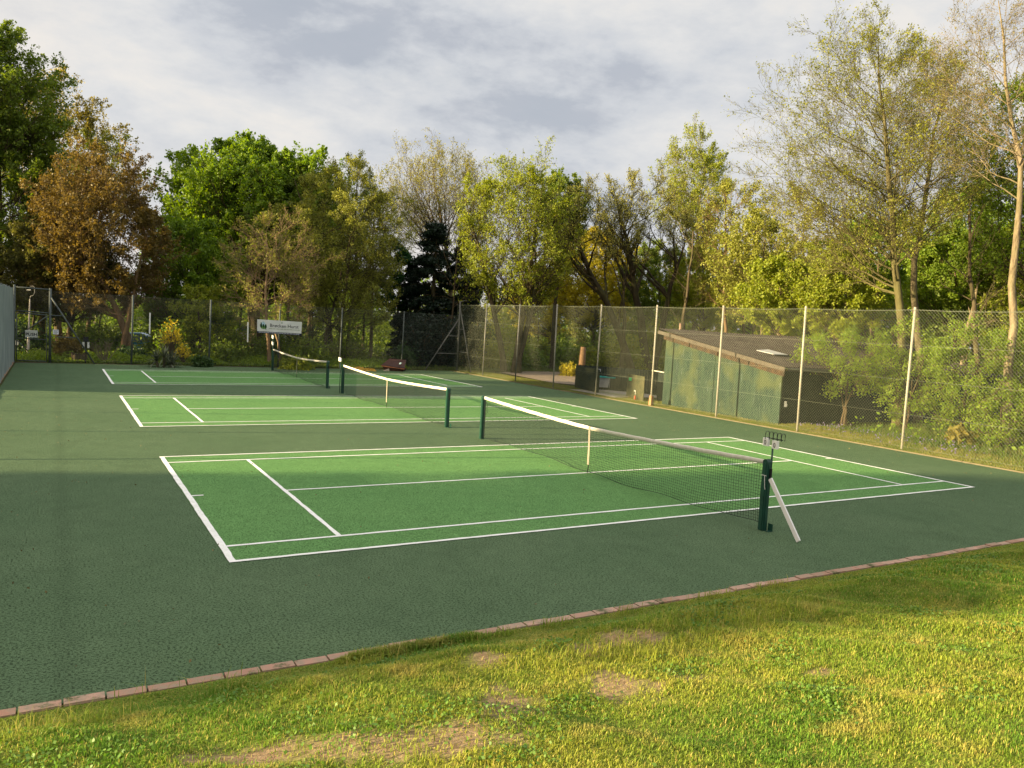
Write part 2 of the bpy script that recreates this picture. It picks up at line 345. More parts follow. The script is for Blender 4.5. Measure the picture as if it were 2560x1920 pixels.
def kids(rg, Pp, Rp, Lp, nc, t0, ang, ratio, t1=1.):
    n, m, _ = Pp.shape; t = np.clip(t0 + (t1 - t0) * ((np.arange(nc)[None] + rg.rand(n, nc)) / nc), 0, .999)
    f = t * (m - 1); i = f.astype(int); fr = (f - i)[..., None]; ii = np.arange(n)[:, None]
    a = Pp[ii, i]; b = Pp[ii, i + 1]; S_ = (a + (b - a) * fr).reshape(-1, 3); T = (b - a).reshape(-1, 3); T /= np.linalg.norm(T, axis=1, keepdims=True) + 1e-9
    q = rg.randn(n * nc, 3); q -= (q * T).sum(1, keepdims=True) * T; q /= np.linalg.norm(q, axis=1, keepdims=True) + 1e-9
    an = (ang * (.75 + .5 * rg.rand(n * nc)))[:, None]; D = np.cos(an) * T + np.sin(an) * q
    Ln = (Lp[:, None] * ratio * (1.2 - .65 * t) * (.7 + .6 * rg.rand(n, nc))).ravel()
    R = ((Rp[ii, i] * (1 - fr[..., 0]) + Rp[ii, i + 1] * fr[..., 0]) * .62).ravel(); return S_, D, Ln, R
def fib(n, lo=-.55):
    k = np.arange(n) + .5; z = 1 - (1 - lo) * k / n; a = k * 2.39996; r = np.sqrt(1 - z * z); return np.stack([r * np.cos(a), r * np.sin(a), z], -1)
def tree_mesh(seed, H, tr, off, cz0, rx, limbs=20, n2=6, n3=5, n4=4, leaves=6, ls=.14, stems=None, slope=.9, lo=-.6, gap=.15, ang=.7, trop=.10, droop=0., spread=.06, minr=.006, bark=BARK_B, leaf=None, ry=None, l1s=1., up=.3, asp=.6, lw_=.72, l2=.50, t2=.22):
    leaves *= 2.5; ls *= .70
    """trunk with limbs reaching for points of the crown's envelope, three orders of twigs, leaves on the twigs"""
    rg = RN(seed); rz = (H - cz0) / 2; zc = (H + cz0) / 2; ry = ry or rx; cen = np.array([off[0], off[1], zc])
    stems = stems or [((0, 0), (off[0] * .9, off[1] * .9), .93, 1.)]
    tw = MB(); cr = MB(); SP = []; SR = []
    for (bx, by), (tx, ty), hf, rs in stems:
        m = 12; t = np.linspace(0, 1, m); z = t * H * hf
        wob = np.cumsum(rg.randn(m, 2) * H * .006, 0); wob -= wob[0]
        p = np.stack([bx + (tx - bx) * t ** 1.3 + wob[:, 0], by + (ty - by) * t ** 1.3 + wob[:, 1], z], -1)
        r = tr * rs * ((1 - t) ** .8 * .93 + .07); r[0] *= 1.35
        p[0, 2] -= .15; SP.append(p); SR.append(r); tw.tubes(p, r[None], 9)
    tg = fib(limbs, lo); tg *= (.80 + .2 * rg.rand(limbs, 1)); tg += rg.randn(limbs, 3) * .06
    T = cen + tg * np.array([rx, ry, rz]); si = rg.randint(0, len(SP), limbs)
    LP = []; LR = []; LL = []
    for k in range(limbs):
        dmin = [np.abs(s[-1] - T[k])[:2].sum() for s in SP]; j = int(np.argmin(dmin)) if rg.rand() < .7 else si[k]
        sp, sr = SP[j], SR[j]
        hd = np.hypot(*(T[k, :2] - sp[6, :2])); zs = np.clip(T[k, 2] - hd * slope - .05 * H, cz0 * .85 + .02 * H, H * .85)
        i = int(np.clip(np.searchsorted(sp[:, 2], zs) - 1, 0, 10)); fr = np.clip((zs - sp[i, 2]) / (sp[i + 1, 2] - sp[i, 2]), 0, 1)
        s0 = sp[i] + (sp[i + 1] - sp[i]) * fr; r0 = (sr[i] * (1 - fr) + sr[i + 1] * fr) * .6
        m = 9; t = np.linspace(0, 1, m)[:, None]; ctrl = (s0 + T[k]) / 2 + np.array([0, 0, -.06 * np.linalg.norm(T[k] - s0) * np.sign(.5 - droop)])
        p = (1 - t) ** 2 * s0 + 2 * t * (1 - t) * ctrl + t ** 2 * T[k]; Lk = np.linalg.norm(T[k] - s0)
        w = rg.randn(m, 3) * Lk * .018; w[0] = 0; p = p + np.cumsum(w, 0) * .8
        LP.append(p); LL.append(max(Lk, rx * .5)); LR.append(np.maximum(r0 * lw_ * np.linspace(1, .12, m), minr))
    LP = np.array(LP); LR = np.array(LR); LL = np.array(LL) * l1s; cr.tubes(LP, LR, 6)
    S2, D2, L2, R2 = kids(rg, LP, LR, LL, n2, t2, ang, l2); P2 = grow(rg, S2, D2, L2, 6, .10, trop - droop); Q2 = np.maximum(R2[:, None] * np.linspace(1, .25, 6)[None], minr)
    cr.tubes(P2, Q2, 4)
    S3, D3, L3, R3 = kids(rg, P2, Q2, L2, n3, .2, ang, .5); P3 = grow(rg, S3, D3, L3, 4, .14, trop - droop); Q3 = np.maximum(R3[:, None] * np.linspace(1, .4, 4)[None], minr * .8)
    cr.tubes(P3, Q3, 3)
    tips = [P3]
    if n4:
        S4, D4, L4, R4 = kids(rg, P3, Q3, L3, n4, .2, ang, .55); P4 = grow(rg, S4, D4, L4, 3, .16, trop * .7 - droop); cr.tubes(P4, np.full((len(P4), 3), minr * .6), 3); tips.append(P4)
    if leaf is not None and leaves:
        lf = MB(); Pt = tips[-1]; n, m, _ = Pt.shape; nl = max(1, int(round(n * leaves))); bi = rg.randint(0, n, nl)
        if gap: # irregular gaps: whole sprays without leaves
            keep = (np.sin(Pt[bi, 0, 0] * 2.1 + seed) * np.sin(Pt[bi, 0, 1] * 1.7 + 1) * np.sin(Pt[bi, 0, 2] * 1.9 + 2)) > -1 + gap * 2.2 * rg.rand(nl) ** 1
            bi = bi[keep]; nl = len(bi)
        t = (1 - rg.rand(nl) ** 1.6) * (m - 1) * .999; i = t.astype(int); fr = (t - i)[:, None]
        C = Pt[bi, i] * (1 - fr) + Pt[bi, i + 1] * fr + rg.randn(nl, 3) * spread
        C = C[C[:, 2] > .05]
        cards(lf, C, ls * (.6 + .8 * rg.rand(len(C))), rg, up, asp, droop * 3)
        return tw, cr, lf, bark, leaf
    return tw, cr, None, bark, leaf
def put_tree(parts, name, loc, label, cat='tree', group=None):
    tw, cr, lf, bark, leaf = parts
    o = thing(name, loc, label, cat, group); a = tw.build('trunk', bark, o, True); cr.build('branches', bark, o, True)
    if lf is not None: lf.build('crown', leaf, o)
    return o
def copy_tree(o, loc, rz, s, label=None):
    c = o.copy(); col.objects.link(c); c.location = loc; c.rotation_euler = (0, 0, rz); c.scale = s
    if label: c['label'] = label
    for ch in o.children:
        k = ch.copy(); col.objects.link(k); k.parent = c
    return c
def tree(name, label, seed, px, d, top, half, cb, tr=.2, stems=None, cat='tree', group=None, **kw):
    b = base(px, d); t = P(top[0], top[1], d); H = t[2] - b[2]; rx = half * d / F; q_ = M3 @ (b - CAM); pyb = 960 - F * q_[1] / q_[2]; c0 = max(P(top[0], cb, d)[2] - b[2], .15)
    if stems:   # (px at foot, px at top, height fraction, radius scale)
        ax = M3[0] * np.array([1, 1, 0]); ax = ax / np.linalg.norm(ax); k = d / F
        stems = [(tuple(((s0 - px) * k * ax + RN(i).randn(3) * .15)[:2]), tuple((P(s1, pyb + (top[1] - pyb) * hf, d) - b + (RN(i + 9).rand(3) - .5) * rx * (.6 if len(stems) > 1 else .1))[:2]), hf, rs) for i, (s0, s1, hf, rs) in enumerate(stems)]
    off = ((t - b)[0] if True else 0, (t - b)[1])
    return put_tree(tree_mesh(seed, H, tr, off, c0, rx, stems=stems, **kw), name, b, label, cat, group)
def shrub_leaves(rg, n, r, h, shell=.4):
    q = rg.randn(n, 3); q /= np.linalg.norm(q, axis=1, keepdims=True); q *= (1 - shell * rg.rand(n, 1)) * (1 + .16 * np.sin(q[:, :1] * 7) * np.sin(q[:, 1:2] * 6 + 1) + .14 * np.sin(q[:, 2:] * 9 + q[:, :1] * 5)); q[:, 2] = np.abs(q[:, 2]) if h > 0 else q[:, 2]
    return q * np.array([r, r, abs(h)])
def shrub(name, label, seed, px, d, top, half, mat, n=3000, ls=.1, stems=14, bark=BARK_B, cat='shrub', group=None, pos=None, asp=.6, zlo=.0):
    rg = RN(seed); b = base(px, d) if pos is None else np.array(pos, float); t = P(px, top, d) if pos is None else b + [0, 0, top]; H = t[2] - b[2]; r = half * d / F if pos is None else half
    o = thing(name, b, label, cat, group)
    a = rg.rand(stems) * 2 * PI; q = rg.rand(stems) ** .5
    E_ = np.stack([np.cos(a) * q * r * .9, np.sin(a) * q * r * .9, H * (.55 + .4 * rg.rand(stems)) * np.sqrt(1 - .7 * q * q)], -1)
    S_ = E_ * np.array([.12, .12, 0]); t_ = np.linspace(0, 1, 6)[None, :, None]
    Pp = S_[:, None] + (E_ - S_)[:, None] * np.concatenate([t_ ** 1.4, t_ ** 1.4, t_], -1) + rg.randn(stems, 6, 3) * .015 * H; Pp[:, 0, 2] = -.05
    mb = MB(); mb.tubes(Pp, np.linspace(.022, .006, 6)[None] * max(.5, min(H, 2)), 5)
    S2, D2, L2, R2 = kids(rg, Pp, np.full((stems, 6), .008), np.full(stems, H), 6, .25, .7, .35); P2 = grow(rg, S2, D2, L2, 4, .15, .08); mb.tubes(P2, np.full((len(P2), 4), .005), 3)
    mb.build('stems', bark, o)
    lf = MB(); C = shrub_leaves(rg, int(n * .65), r, H, .55); bi = rg.randint(0, len(P2), n - len(C)); tt = rg.randint(1, 4, len(bi))
    C = np.concatenate([C, P2[bi, tt] + rg.randn(len(bi), 3) * .05]); C = C[C[:, 2] > .02 + zlo * H]; cards(lf, C, ls * (.6 + .8 * rg.rand(len(C))), rg, .3, asp)
    lf.build('foliage', mat, o); return o

# ------------------------------------------------------------------ sky and sun
SUNEL, SUNAZ = 12.4, math.atan2(.20, -.98)          # low evening sun, from beyond the left fence
sd = np.array([math.cos(SUNAZ) * math.cos(math.radians(SUNEL)), math.sin(SUNAZ) * math.cos(math.radians(SUNEL)), math.sin(math.radians(SUNEL))])
w_ = bpy.data.worlds.new('World'); sc.world = w_; w_.use_nodes = True; nt = w_.node_tree; nt.nodes.clear()
N = lambda t, **k: _nd(nt, t, **k)
sky = N('ShaderNodeTexSky', sky_type='NISHITA', sun_disc=False, sun_elevation=math.radians(SUNEL), sun_rotation=math.atan2(sd[0], sd[1]), air_density=1., dust_density=1.5)
gen = N('ShaderNodeTexCoord').outputs['Generated']
sx = N('ShaderNodeSeparateXYZ', ins={0: gen}); zz = mth(N, 'MAXIMUM', sx.outputs[2], 0.)
dn = mth(N, 'ADD', zz, .30)
cv = N('ShaderNodeCombineXYZ', ins={0: mth(N, 'DIVIDE', sx.outputs[0], dn), 1: mth(N, 'DIVIDE', sx.outputs[1], dn), 2: 0.}).outputs[0]
cv2 = N('ShaderNodeMapping', ins={'Vector': gen, 'Scale': (1, 1, 2.3), 'Location': (.4, .2, .1)}).outputs[0]
cv = N('ShaderNodeMapping', ins={'Vector': cv, 'Location': (3.1, .7, 0), 'Rotation': (0, 0, .5), 'Scale': (1, 1.15, 1)}).outputs[0]
wr = N('ShaderNodeTexNoise', ins={'Vector': cv, 'Scale': 1.6, 'Detail': 3.}).outputs['Color']
cv = N('ShaderNodeVectorMath', operation='MULTIPLY_ADD', ins={0: wr, 1: (.35, .35, .35), 2: cv}).outputs[0]
n1 = noise(N, N('ShaderNodeVectorMath', operation='MULTIPLY_ADD', ins={0: wr, 1: (.25, .25, .25), 2: cv2}).outputs[0], 2.6, 10, .56); n2 = noise(N, cv2, 9.0, 8, .6)
f = mth(N, 'ADD', mth(N, 'MULTIPLY', n1, .66), mth(N, 'MULTIPLY', n2, .34))
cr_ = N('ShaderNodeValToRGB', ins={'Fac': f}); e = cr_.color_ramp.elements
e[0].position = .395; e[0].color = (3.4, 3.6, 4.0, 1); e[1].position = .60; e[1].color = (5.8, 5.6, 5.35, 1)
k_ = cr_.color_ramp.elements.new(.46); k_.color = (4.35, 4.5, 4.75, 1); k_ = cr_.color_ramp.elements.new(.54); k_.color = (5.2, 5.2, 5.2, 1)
hz = ramp(N, zz, .03, .20, (1, 1, 1), (0, 0, 0))
dt = N('ShaderNodeVectorMath', operation='DOT_PRODUCT', ins={0: gen, 1: tuple(sd)}).outputs['Value']
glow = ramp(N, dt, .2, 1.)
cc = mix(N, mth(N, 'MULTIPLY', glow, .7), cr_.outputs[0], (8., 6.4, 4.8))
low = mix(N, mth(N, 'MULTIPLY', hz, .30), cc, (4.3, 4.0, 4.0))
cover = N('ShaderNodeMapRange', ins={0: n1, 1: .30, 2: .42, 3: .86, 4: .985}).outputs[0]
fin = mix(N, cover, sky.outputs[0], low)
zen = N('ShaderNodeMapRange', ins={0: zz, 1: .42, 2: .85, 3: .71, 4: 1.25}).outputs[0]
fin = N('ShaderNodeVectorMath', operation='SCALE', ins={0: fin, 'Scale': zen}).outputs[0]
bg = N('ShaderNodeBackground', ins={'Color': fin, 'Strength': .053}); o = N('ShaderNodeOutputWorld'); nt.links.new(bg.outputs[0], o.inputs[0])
sl = bpy.data.lights.new('sun', 'SUN'); sl.energy = 4.5; sl.angle = math.radians(.9); sl.color = (1., .78, .44)
so = bpy.data.objects.new('sun', sl); col.objects.link(so); so.rotation_euler = Vector(sd).to_track_quat('Z', 'Y').to_euler(); so.location = (-30, 8, 20)
sc.view_settings.view_transform = 'Standard'; sc.view_settings.look = 'None'; sc.view_settings.exposure = 1.98; sc.view_settings.gamma = 1.

# ------------------------------------------------------------------ tennis nets
CARD = simple('score card plastic', (.92, .89, .82), .5, .05, 8)
def score_counter(label, x, y, zpole0, zpole1, cards_, rings=0, digits=False, black_top=False):
    o = thing('score_counter', (x, y, zpole0), label, 'score counter', 'score counters on the courts')
    rel(o, rod((x, y, zpole0), (x, y, zpole1), .011), 'pole', GPAINT, True)
    arm = MB().cyl((x, y + .10, zpole1 + .02), (x, y - .14, zpole1 + .02), .006, 8); rel(o, arm, 'arm', BLACK, True)
    if black_top: rel(o, MB().box((x, y, zpole1 + .07), (.05, .06, .045), None, .8), 'cover', BLACK)
    for (cy, cz, wd, ht) in cards_:
        c = rel(o, MB().box((x - .02, y + cy, zpole1 + cz), (.018, wd / 2, ht / 2)), 'score_card', CARD)
        if digits:
            t = np.linspace(0, 2 * PI, 21); p = np.stack([np.full(21, x - .041), y + cy + .012 * np.cos(t), zpole1 + cz - .004 + .026 * np.sin(t)], -1)
            rel(o, MB().tubes(p, .0035, 5), 'digit', BLACK, parent=c); c.children[0].parent = c
    for i in range(rings):
        yy = y + .10 - .06 * i; t = np.linspace(-.25 * PI, 1.2 * PI, 17)
        q = np.abs(np.cos(t)) ** .6 * np.sign(np.cos(t)); q2 = np.abs(np.sin(t)) ** .6 * np.sign(np.sin(t))
        p = np.stack([x + .005 + .055 * q, yy + .02 * q, zpole1 + .045 + .05 * q2], -1)
        rel(o, MB().tubes(p, .0042, 5), 'ring', BLACK, True)
    return o
def tennis_net(ci, label, ztop, seed):
    rg = RN(seed); x0 = XO[ci] + L / 2; y0 = YO[ci]; ya, yb = y0 - .801, y0 + W + .801
    o = thing('tennis_net', (x0, (ya + yb) / 2, 0), label, 'tennis net', 'tennis nets across the courts')
    for s, yy in ((1, ya), (-1, yb)):
        m_ = MB().box((x0, yy, .41), (.036, .036, .41)); m_.box((x0 - .040, yy, .41), (.0035, .020, .40)); m_.box((x0, yy - s * .040, .40), (.020, .0035, .39))
        t = np.linspace(0, PI, 9)
        V = [[x0 + sx_ * .036, yy + .036 * math.cos(a), .82 + .036 * math.sin(a)] for sx_ in (-1, 1) for a in t]
        m_.add(V, [[k, k + 1, k + 10, k + 9] for k in range(8)]); m_.add(V, [list(range(9))]); m_.add(V, [list(range(9, 18))[::-1]])
        p = rel(o, m_, 'post', GPAINT)
        rel(o, MB().box((x0 + .01, yy - s * .052, .68), (.012, .012, .07)), 'winder', BLACK, parent=p)
        rel(o, MB().box((x0 + .02, yy - s * .075, .004), (.035, .035, .004)).box((x0 + .052, yy - s * .075, .045), (.003, .035, .045)), 'foot_bracket', GPAINT, parent=p)
    A, B = ya + .045, yb - .045
    zm = ztop
    def zt(y):
        u = (y - (A + B) / 2) / ((B - A) / 2); return zm + (.845 - zm) * (np.abs(u) ** 1.45) - .0
    def zb(y):
        u = (y - A) / (B - A); return .035 + .02 * np.sin(u * 9 + seed) + .03 * smooth(.06, .0, u) + .03 * smooth(.93, 1, u) + .012 * np.sin(u * 31)
    def xs_(y, v):
        u = (y - A) / (B - A); return x0 + .02 * np.sin(u * PI) * np.sin(v * PI) + .006 * np.sin(y * 4 + v * 3) * v + .012 * v * np.sin(y * 9) * smooth(.12, 0, u)
    def pt(y, v): return np.stack([xs_(y, v), y + .03 * v ** 2 * np.sin(y * 5 + 1) * smooth(A + 1, A, y) + .008 * np.sin(v * 7 + y * 3) * v, zt(y) * (1 - v) + zb(y) * v - .03 * (1 - v)], -1)
    nm_ = MB(); nv = int((B - A) / .040); ys_ = np.linspace(A + .02, B - .02, nv); vv = np.linspace(0, 1, 10)
    nm_.tubes(pt(ys_[:, None] + 0 * vv[None], vv[None] + 0 * ys_[:, None]), .0019, 3)
    hr = np.linspace(0, 1, 21); yy = np.linspace(A + .01, B - .01, 90)
    nm_.tubes(pt(yy[None] + 0 * hr[:, None], hr[:, None] + 0 * yy[None]), .0019, 3)
    nm_.tubes(pt(yy, np.ones_like(yy)), .004, 5)
    nm_.tubes(pt(np.full(10, A + .01), np.linspace(0, 1, 10)), .003, 5); nm_.tubes(pt(np.full(10, B - .01), np.linspace(0, 1, 10)), .003, 5)
    rel(o, nm_, 'net_mesh', NETB)
    y_ = np.linspace(A, B, 120); z_ = zt(y_) + .004 * np.sin(y_ * 13 + seed) * .4; k = np.arange(119); xx = xs_(y_, 0 * y_)
    tk = .007 + .0015 * np.sin(y_ * 21)
    prof = [(-tk, z_ - .055), (-tk * 1.15, z_ - .01), (-tk * .4, z_), (tk * .4, z_), (tk * 1.15, z_ - .01), (tk, z_ - .055)]
    V = np.stack([np.stack([xx + a, y_, b], -1) for a, b in prof], 1).reshape(-1, 3); mb = MB()
    ff = [];
    for j in range(6): j2 = (j + 1) % 6; ff.append(np.stack([k * 6 + j, k * 6 + 6 + j, k * 6 + 6 + j2, k * 6 + j2], -1))
    mb.add(V, np.concatenate(ff)); mb.f.append(np.array([[0, 1, 2, 3, 4, 5]])); mb.f.append(np.array([[5, 4, 3, 2, 1, 0]]) + 119 * 6)
    rel(o, mb, 'headband', TAPE, True)
    ym = y0 + W / 2; t = np.linspace(0, 1, 14); bow = .03 * np.sin(t * PI) + .05 * (seed % 3 == 1) * t ** 2
    pp = np.stack([x0 - .012 - bow * .3 + 0 * t, ym - bow * .8, zt(np.array([ym]))[0] * (1 - t) + .14 * t + .004], -1); mb = MB()
    for a, b in zip(pp[:-1], pp[1:]): mb.add([[a[0], a[1] - .022, a[2]], [a[0], a[1] + .022, a[2]], [b[0], b[1] + .022, b[2]], [b[0], b[1] - .022, b[2]], [a[0] + .003, a[1] - .022, a[2]], [a[0] + .003, a[1] + .022, a[2]], [b[0] + .003, b[1] + .022, b[2]], [b[0] + .003, b[1] - .022, b[2]]], [[0, 1, 2, 3], [7, 6, 5, 4], [0, 3, 7, 4], [1, 5, 6, 2]])
    rel(o, mb, 'centre_strap', STRAP)
    rel(o, rod((x0 - .012, ym - bow[-1] * .8, .14), (x0, ym, .0), .006, 6), 'strap_clip', BLACK)
    return o, ya, yb
tennis_net(0, 'nearest tennis net, white band and cream strap, with scorer and plank at its post', .745, 1)
tennis_net(1, 'middle tennis net of the three, its cream centre strap bowed sideways', .752, 4)
tennis_net(2, 'farthest tennis net, in shade below the white banner', .742, 3)
n0x = L / 2
score_counter('score counter reading 0 0 with black wire rings on the nearest net post', n0x + .055, -.815, .55, 1.08, [(.085, -.03, .075, .095), (-.055, -.045, .075, .095)], 5, True)
score_counter('score counter with white cards beside the far post of the middle net', n0x - .07, YO[1] + W + .82, 0, 1.0, [(.06, .0, .05, .11), (-.01, -.005, .05, .11), (-.08, -.01, .04, .10)], 0)
score_counter('tall score counter with two rows of white cards at the farthest net below the banner', n0x + .02, YO[2] + W + .83, 0, 1.32, [(.02, .0, .07, .12), (-.08, -.02, .09, .12), (.03, -.25, .05, .12), (-.08, -.27, .09, .12)], 0)
# scorer standing near the stump
sx0, sy0 = G(214, 909)[:2]
o = thing('score_counter', (sx0, sy0, 0), 'black post scorer with two white cards near the tree stump', 'score counter', 'score counters on the courts')
rel(o, rod((sx0, sy0, 0), (sx0, sy0, .92), .02), 'pole', BLACK, True); rel(o, MB().box((sx0, sy0, .90), (.09, .05, .09), None, .8), 'cover', BLACK)
for q in (-.08, .08): rel(o, MB().box((sx0 + q, sy0 - .02, .69), (.035, .012, .11)), 'score_card', WHITE)
b0 = (n0x - .03, -1.36, 0)
pm = MB().beam((-.0, 0, .013), (.03, .495, .63), .050, .022, (1, 0, 0)); o = pm.build('wooden_plank', simple('white painted plank', (.80, .78, .74), .55, .1, 6)); o.location = b0
tag(o, 'narrow white plank leaning against the nearest net post', 'plank')
# cord tied round the near post, slack lower corner of the net
p = [(n0x - .04, -.84, .66), (n0x - .045, -.80, .665), (n0x - .045, -.765, .66), (n0x + .02, -.755, .655)]
mb = MB().tubes(np.array(p), .003, 5); mb.tubes(np.array([(n0x - .045, -.815, .66), (n0x - .05, -.825, .60), (n0x - .048, -.83, .53), (n0x - .05, -.84, .50)]), .0028, 5)
tag(mb.build('cord', WHITE), 'thin white cord tied round the nearest net post', 'cord')
mb = MB(); ya, yb = YO[0] - .801, YO[0] + W + .801
mb.tubes(np.array([(n0x, yb - .05, .80), (n0x, yb - .16, .70), (n0x + .01, yb - .13, .62), (n0x, yb - .17, .54), (n0x, yb - .09, .48)]), .004, 5)
tag(mb.build('slack_cord', BLACK), 'slack black cord hanging by the far post of the nearest net', 'cord')

# ------------------------------------------------------------------ fences
def chain(mb, A, B, H, pitch, r, z0=.02, sides=3):
    A = np.array(A, float); B = np.array(B, float); Ln = np.linalg.norm(B - A); u = (B - A) / Ln; nrm = np.array([-u[1], u[0]])
    for sg in (1, -1):
        s = np.arange(-H, Ln + H, pitch); sa = s.copy(); sb = s + sg * H
        za = np.zeros_like(s); zb_ = np.full_like(s, H)
        lo, hi = np.minimum(sa, sb), np.maximum(sa, sb); ok = (hi > .01) & (lo < Ln - .01); sa, sb, za, zb_ = sa[ok], sb[ok], za[ok], zb_[ok]
        def clip(s1, z1, s2, z2):
            t0 = np.clip((0 - s1) / (s2 - s1), 0, 1); t1 = np.clip((Ln - s1) / (s2 - s1), 0, 1); lo_, hi_ = np.minimum(t0, t1), np.maximum(t0, t1)
            return s1 + (s2 - s1) * lo_, z1 + (z2 - z1) * lo_, s1 + (s2 - s1) * hi_, z1 + (z2 - z1) * hi_
        a, az, b, bz = clip(sa, za, sb, zb_)
        p1 = np.c_[A + a[:, None] * u + nrm * sg * r * .9, az + z0]; p2 = np.c_[A + b[:, None] * u + nrm * sg * r * .9, bz + z0]
        bow = lambda p: p
        mid = (p1 + p2) / 2
        mb.tubes(np.stack([p1, mid, p2], 1), r, sides)
def hwire(mb, A, B, z, r=.002, sag=0.):
    t = np.linspace(0, 1, 5); p = np.array([[A[0] + (B[0] - A[0]) * q, A[1] + (B[1] - A[1]) * q, z - sag * 4 * q * (1 - q)] for q in t]); mb.tubes(p, r, 4)
RX = 14.66
GALVSUN = simple('sun toned steel post', (.40, .38, .31), .75, .3, 20)  # sunlight on the nearer posts is put into this paler steel tone
rf = thing('chain_link_fence', (RX, 12, 0), 'tall chain link fence with pale steel posts along the right side of the courts', 'fence')
mb = MB(); chain(mb, (RX - .03, 25.5), (RX - .03, -4.), 3.06, .072, .0017); rel(rf, mb, 'wire_mesh', WIRE)
mb = MB(); ps = [25.5, 22.74, 19.94, 17.14, 14.49, 11.58, 8.78, 5.98, 3.17, .37, -2.43]
for a, b in zip(ps[:-1], ps[1:]):
    for z in (.1, .8, 1.55, 2.3, 3.07): hwire(mb, (RX - .033, a), (RX - .033, b), z, .0024 if z < 3 else .004, .0 if z < 3 else .03)
rel(rf, mb, 'line_wire', WIRE)
for k, y in enumerate(ps[1:]):
    lean = RN(k).randn() * .02
    p = rel(rf, MB().cyl((RX, y, -.1), (RX + lean, y + RN(k + 5).randn() * .02, 3.13), .026, 10), 'post', GALV if k < 2 else GALVSUN, True)
    if k == 4: rel(rf, MB().box((RX + .02, y + .01, .15), (.06, .06, .17), None, .8), 'foot_block', simple('terracotta block', (.38, .20, .10), .9, .3, 6), parent=p)
# back fence
BY = 25.62
bf = thing('chain_link_fence', (6, BY, 0), 'lower dark chain link fence across the far end of the courts, the banner on it', 'fence')
mb = MB(); chain(mb, (-1.53, BY - .03), (14.8, BY - .03), 2.56, .072, .0016); rel(bf, mb, 'wire_mesh', WIRED)
mb = MB(); bp = [-1.53, 1.13, 3.9, 6.6, 9.22, 12.06, 14.85]
for a, b in zip(bp[:-1], bp[1:]):
    for z in (.1, .9, 1.7, 2.57): hwire(mb, (a, BY - .034), (b, BY - .034), z, .0024)
rel(bf, mb, 'line_wire', WIRED)
for k, x in enumerate(bp[1:-1]): rel(bf, MB().cyl((x, BY, -.1), (x + .02, BY, 2.62), .036 if k < 2 else .03, 10), 'post', GALVD, True)
cx, cy = 14.85, 25.66
rel(bf, MB().cyl((cx, cy, -.1), (cx, cy, 3.24), .04, 10), 'corner_post', GALV, True)
rel(bf, MB().cyl((cx, cy, 3.22), (cx + .28, cy - .1, 3.30), .015, 8), 'corner_arm', GALV, True)
for top, foot, rails in (((cx, cy, 2.45), (13.2, 25.60, 0), (1.62, .8)), ((cx, cy, 2.98), (14.92, 24.36, 0), (1.95, .9))):
    rel(bf, MB().cyl(top, foot, .028, 8), 'brace', GALV, True)
    for z in rails:
        t = z / top[2]; q = tuple(foot[i] + (top[i] - foot[i]) * t for i in range(3)); rel(bf, MB().cyl((cx, cy, z), (q[0], q[1], z), .022, 8), 'brace_rail', GALV, True)
rel(bf, MB().cyl((-1.53, BY, -.1), (-1.53, BY, 2.68), .045, 10), 'corner_post', GALVD, True)
rel(bf, MB().cyl((-1.5, BY - .05, 2.35), (-.1, 25.5, 0), .026, 8), 'brace', GALVD, True)
for z, x in ((1.72, -1.12), (.95, -.66)): rel(bf, MB().cyl((-1.5, BY - .05, z), (x, BY - .06, z), .018, 8), 'brace_rail', GALVD, True)
# gate in the corner
gt = thing('gate', (-2.05, BY, 0), 'tall tubular steel gate in the far left corner with the PUSH sign', 'gate')
fr = MB()
for a, b, r in (((-2.62, BY, -.05), (-2.62, BY, 2.74), .035), ((-2.62, BY, 2.66), (-1.57, BY, 2.64), .022), ((-2.6, BY, 1.83), (-1.57, BY, 1.80), .02)): fr.cyl(a, b, r, 8)
rel(gt, fr, 'gate_frame', GALVD, True)
lf_ = MB()
for a, b in (((-2.55, BY - .02, .08), (-2.55, BY - .02, 1.75)), ((-1.63, BY - .02, .06), (-1.63, BY - .02, 1.73)), ((-2.55, BY - .02, 1.75), (-1.63, BY - .02, 1.73)), ((-2.55, BY - .02, .08), (-1.63, BY - .02, .06)), ((-2.55, BY - .02, .86), (-1.63, BY - .02, .84)), ((-2.55, BY - .02, .9), (-1.63, BY - .02, 1.68)), ((-2.55, BY - .02, .8), (-2.2, BY - .02, .42))): lf_.cyl(a, b, .017, 8)
g2 = rel(gt, lf_, 'gate_leaf', GALVD, True)
mb = MB(); chain(mb, (-2.55, BY), (-1.63, BY), 1.66, .072, .0013, .08); rel(gt, mb, 'wire_mesh', WIRED)
mb = MB(); chain(mb, (-2.6, BY), (-1.57, BY), .82, .072, .0013, 1.82); rel(gt, mb, 'wire_mesh', WIRED)
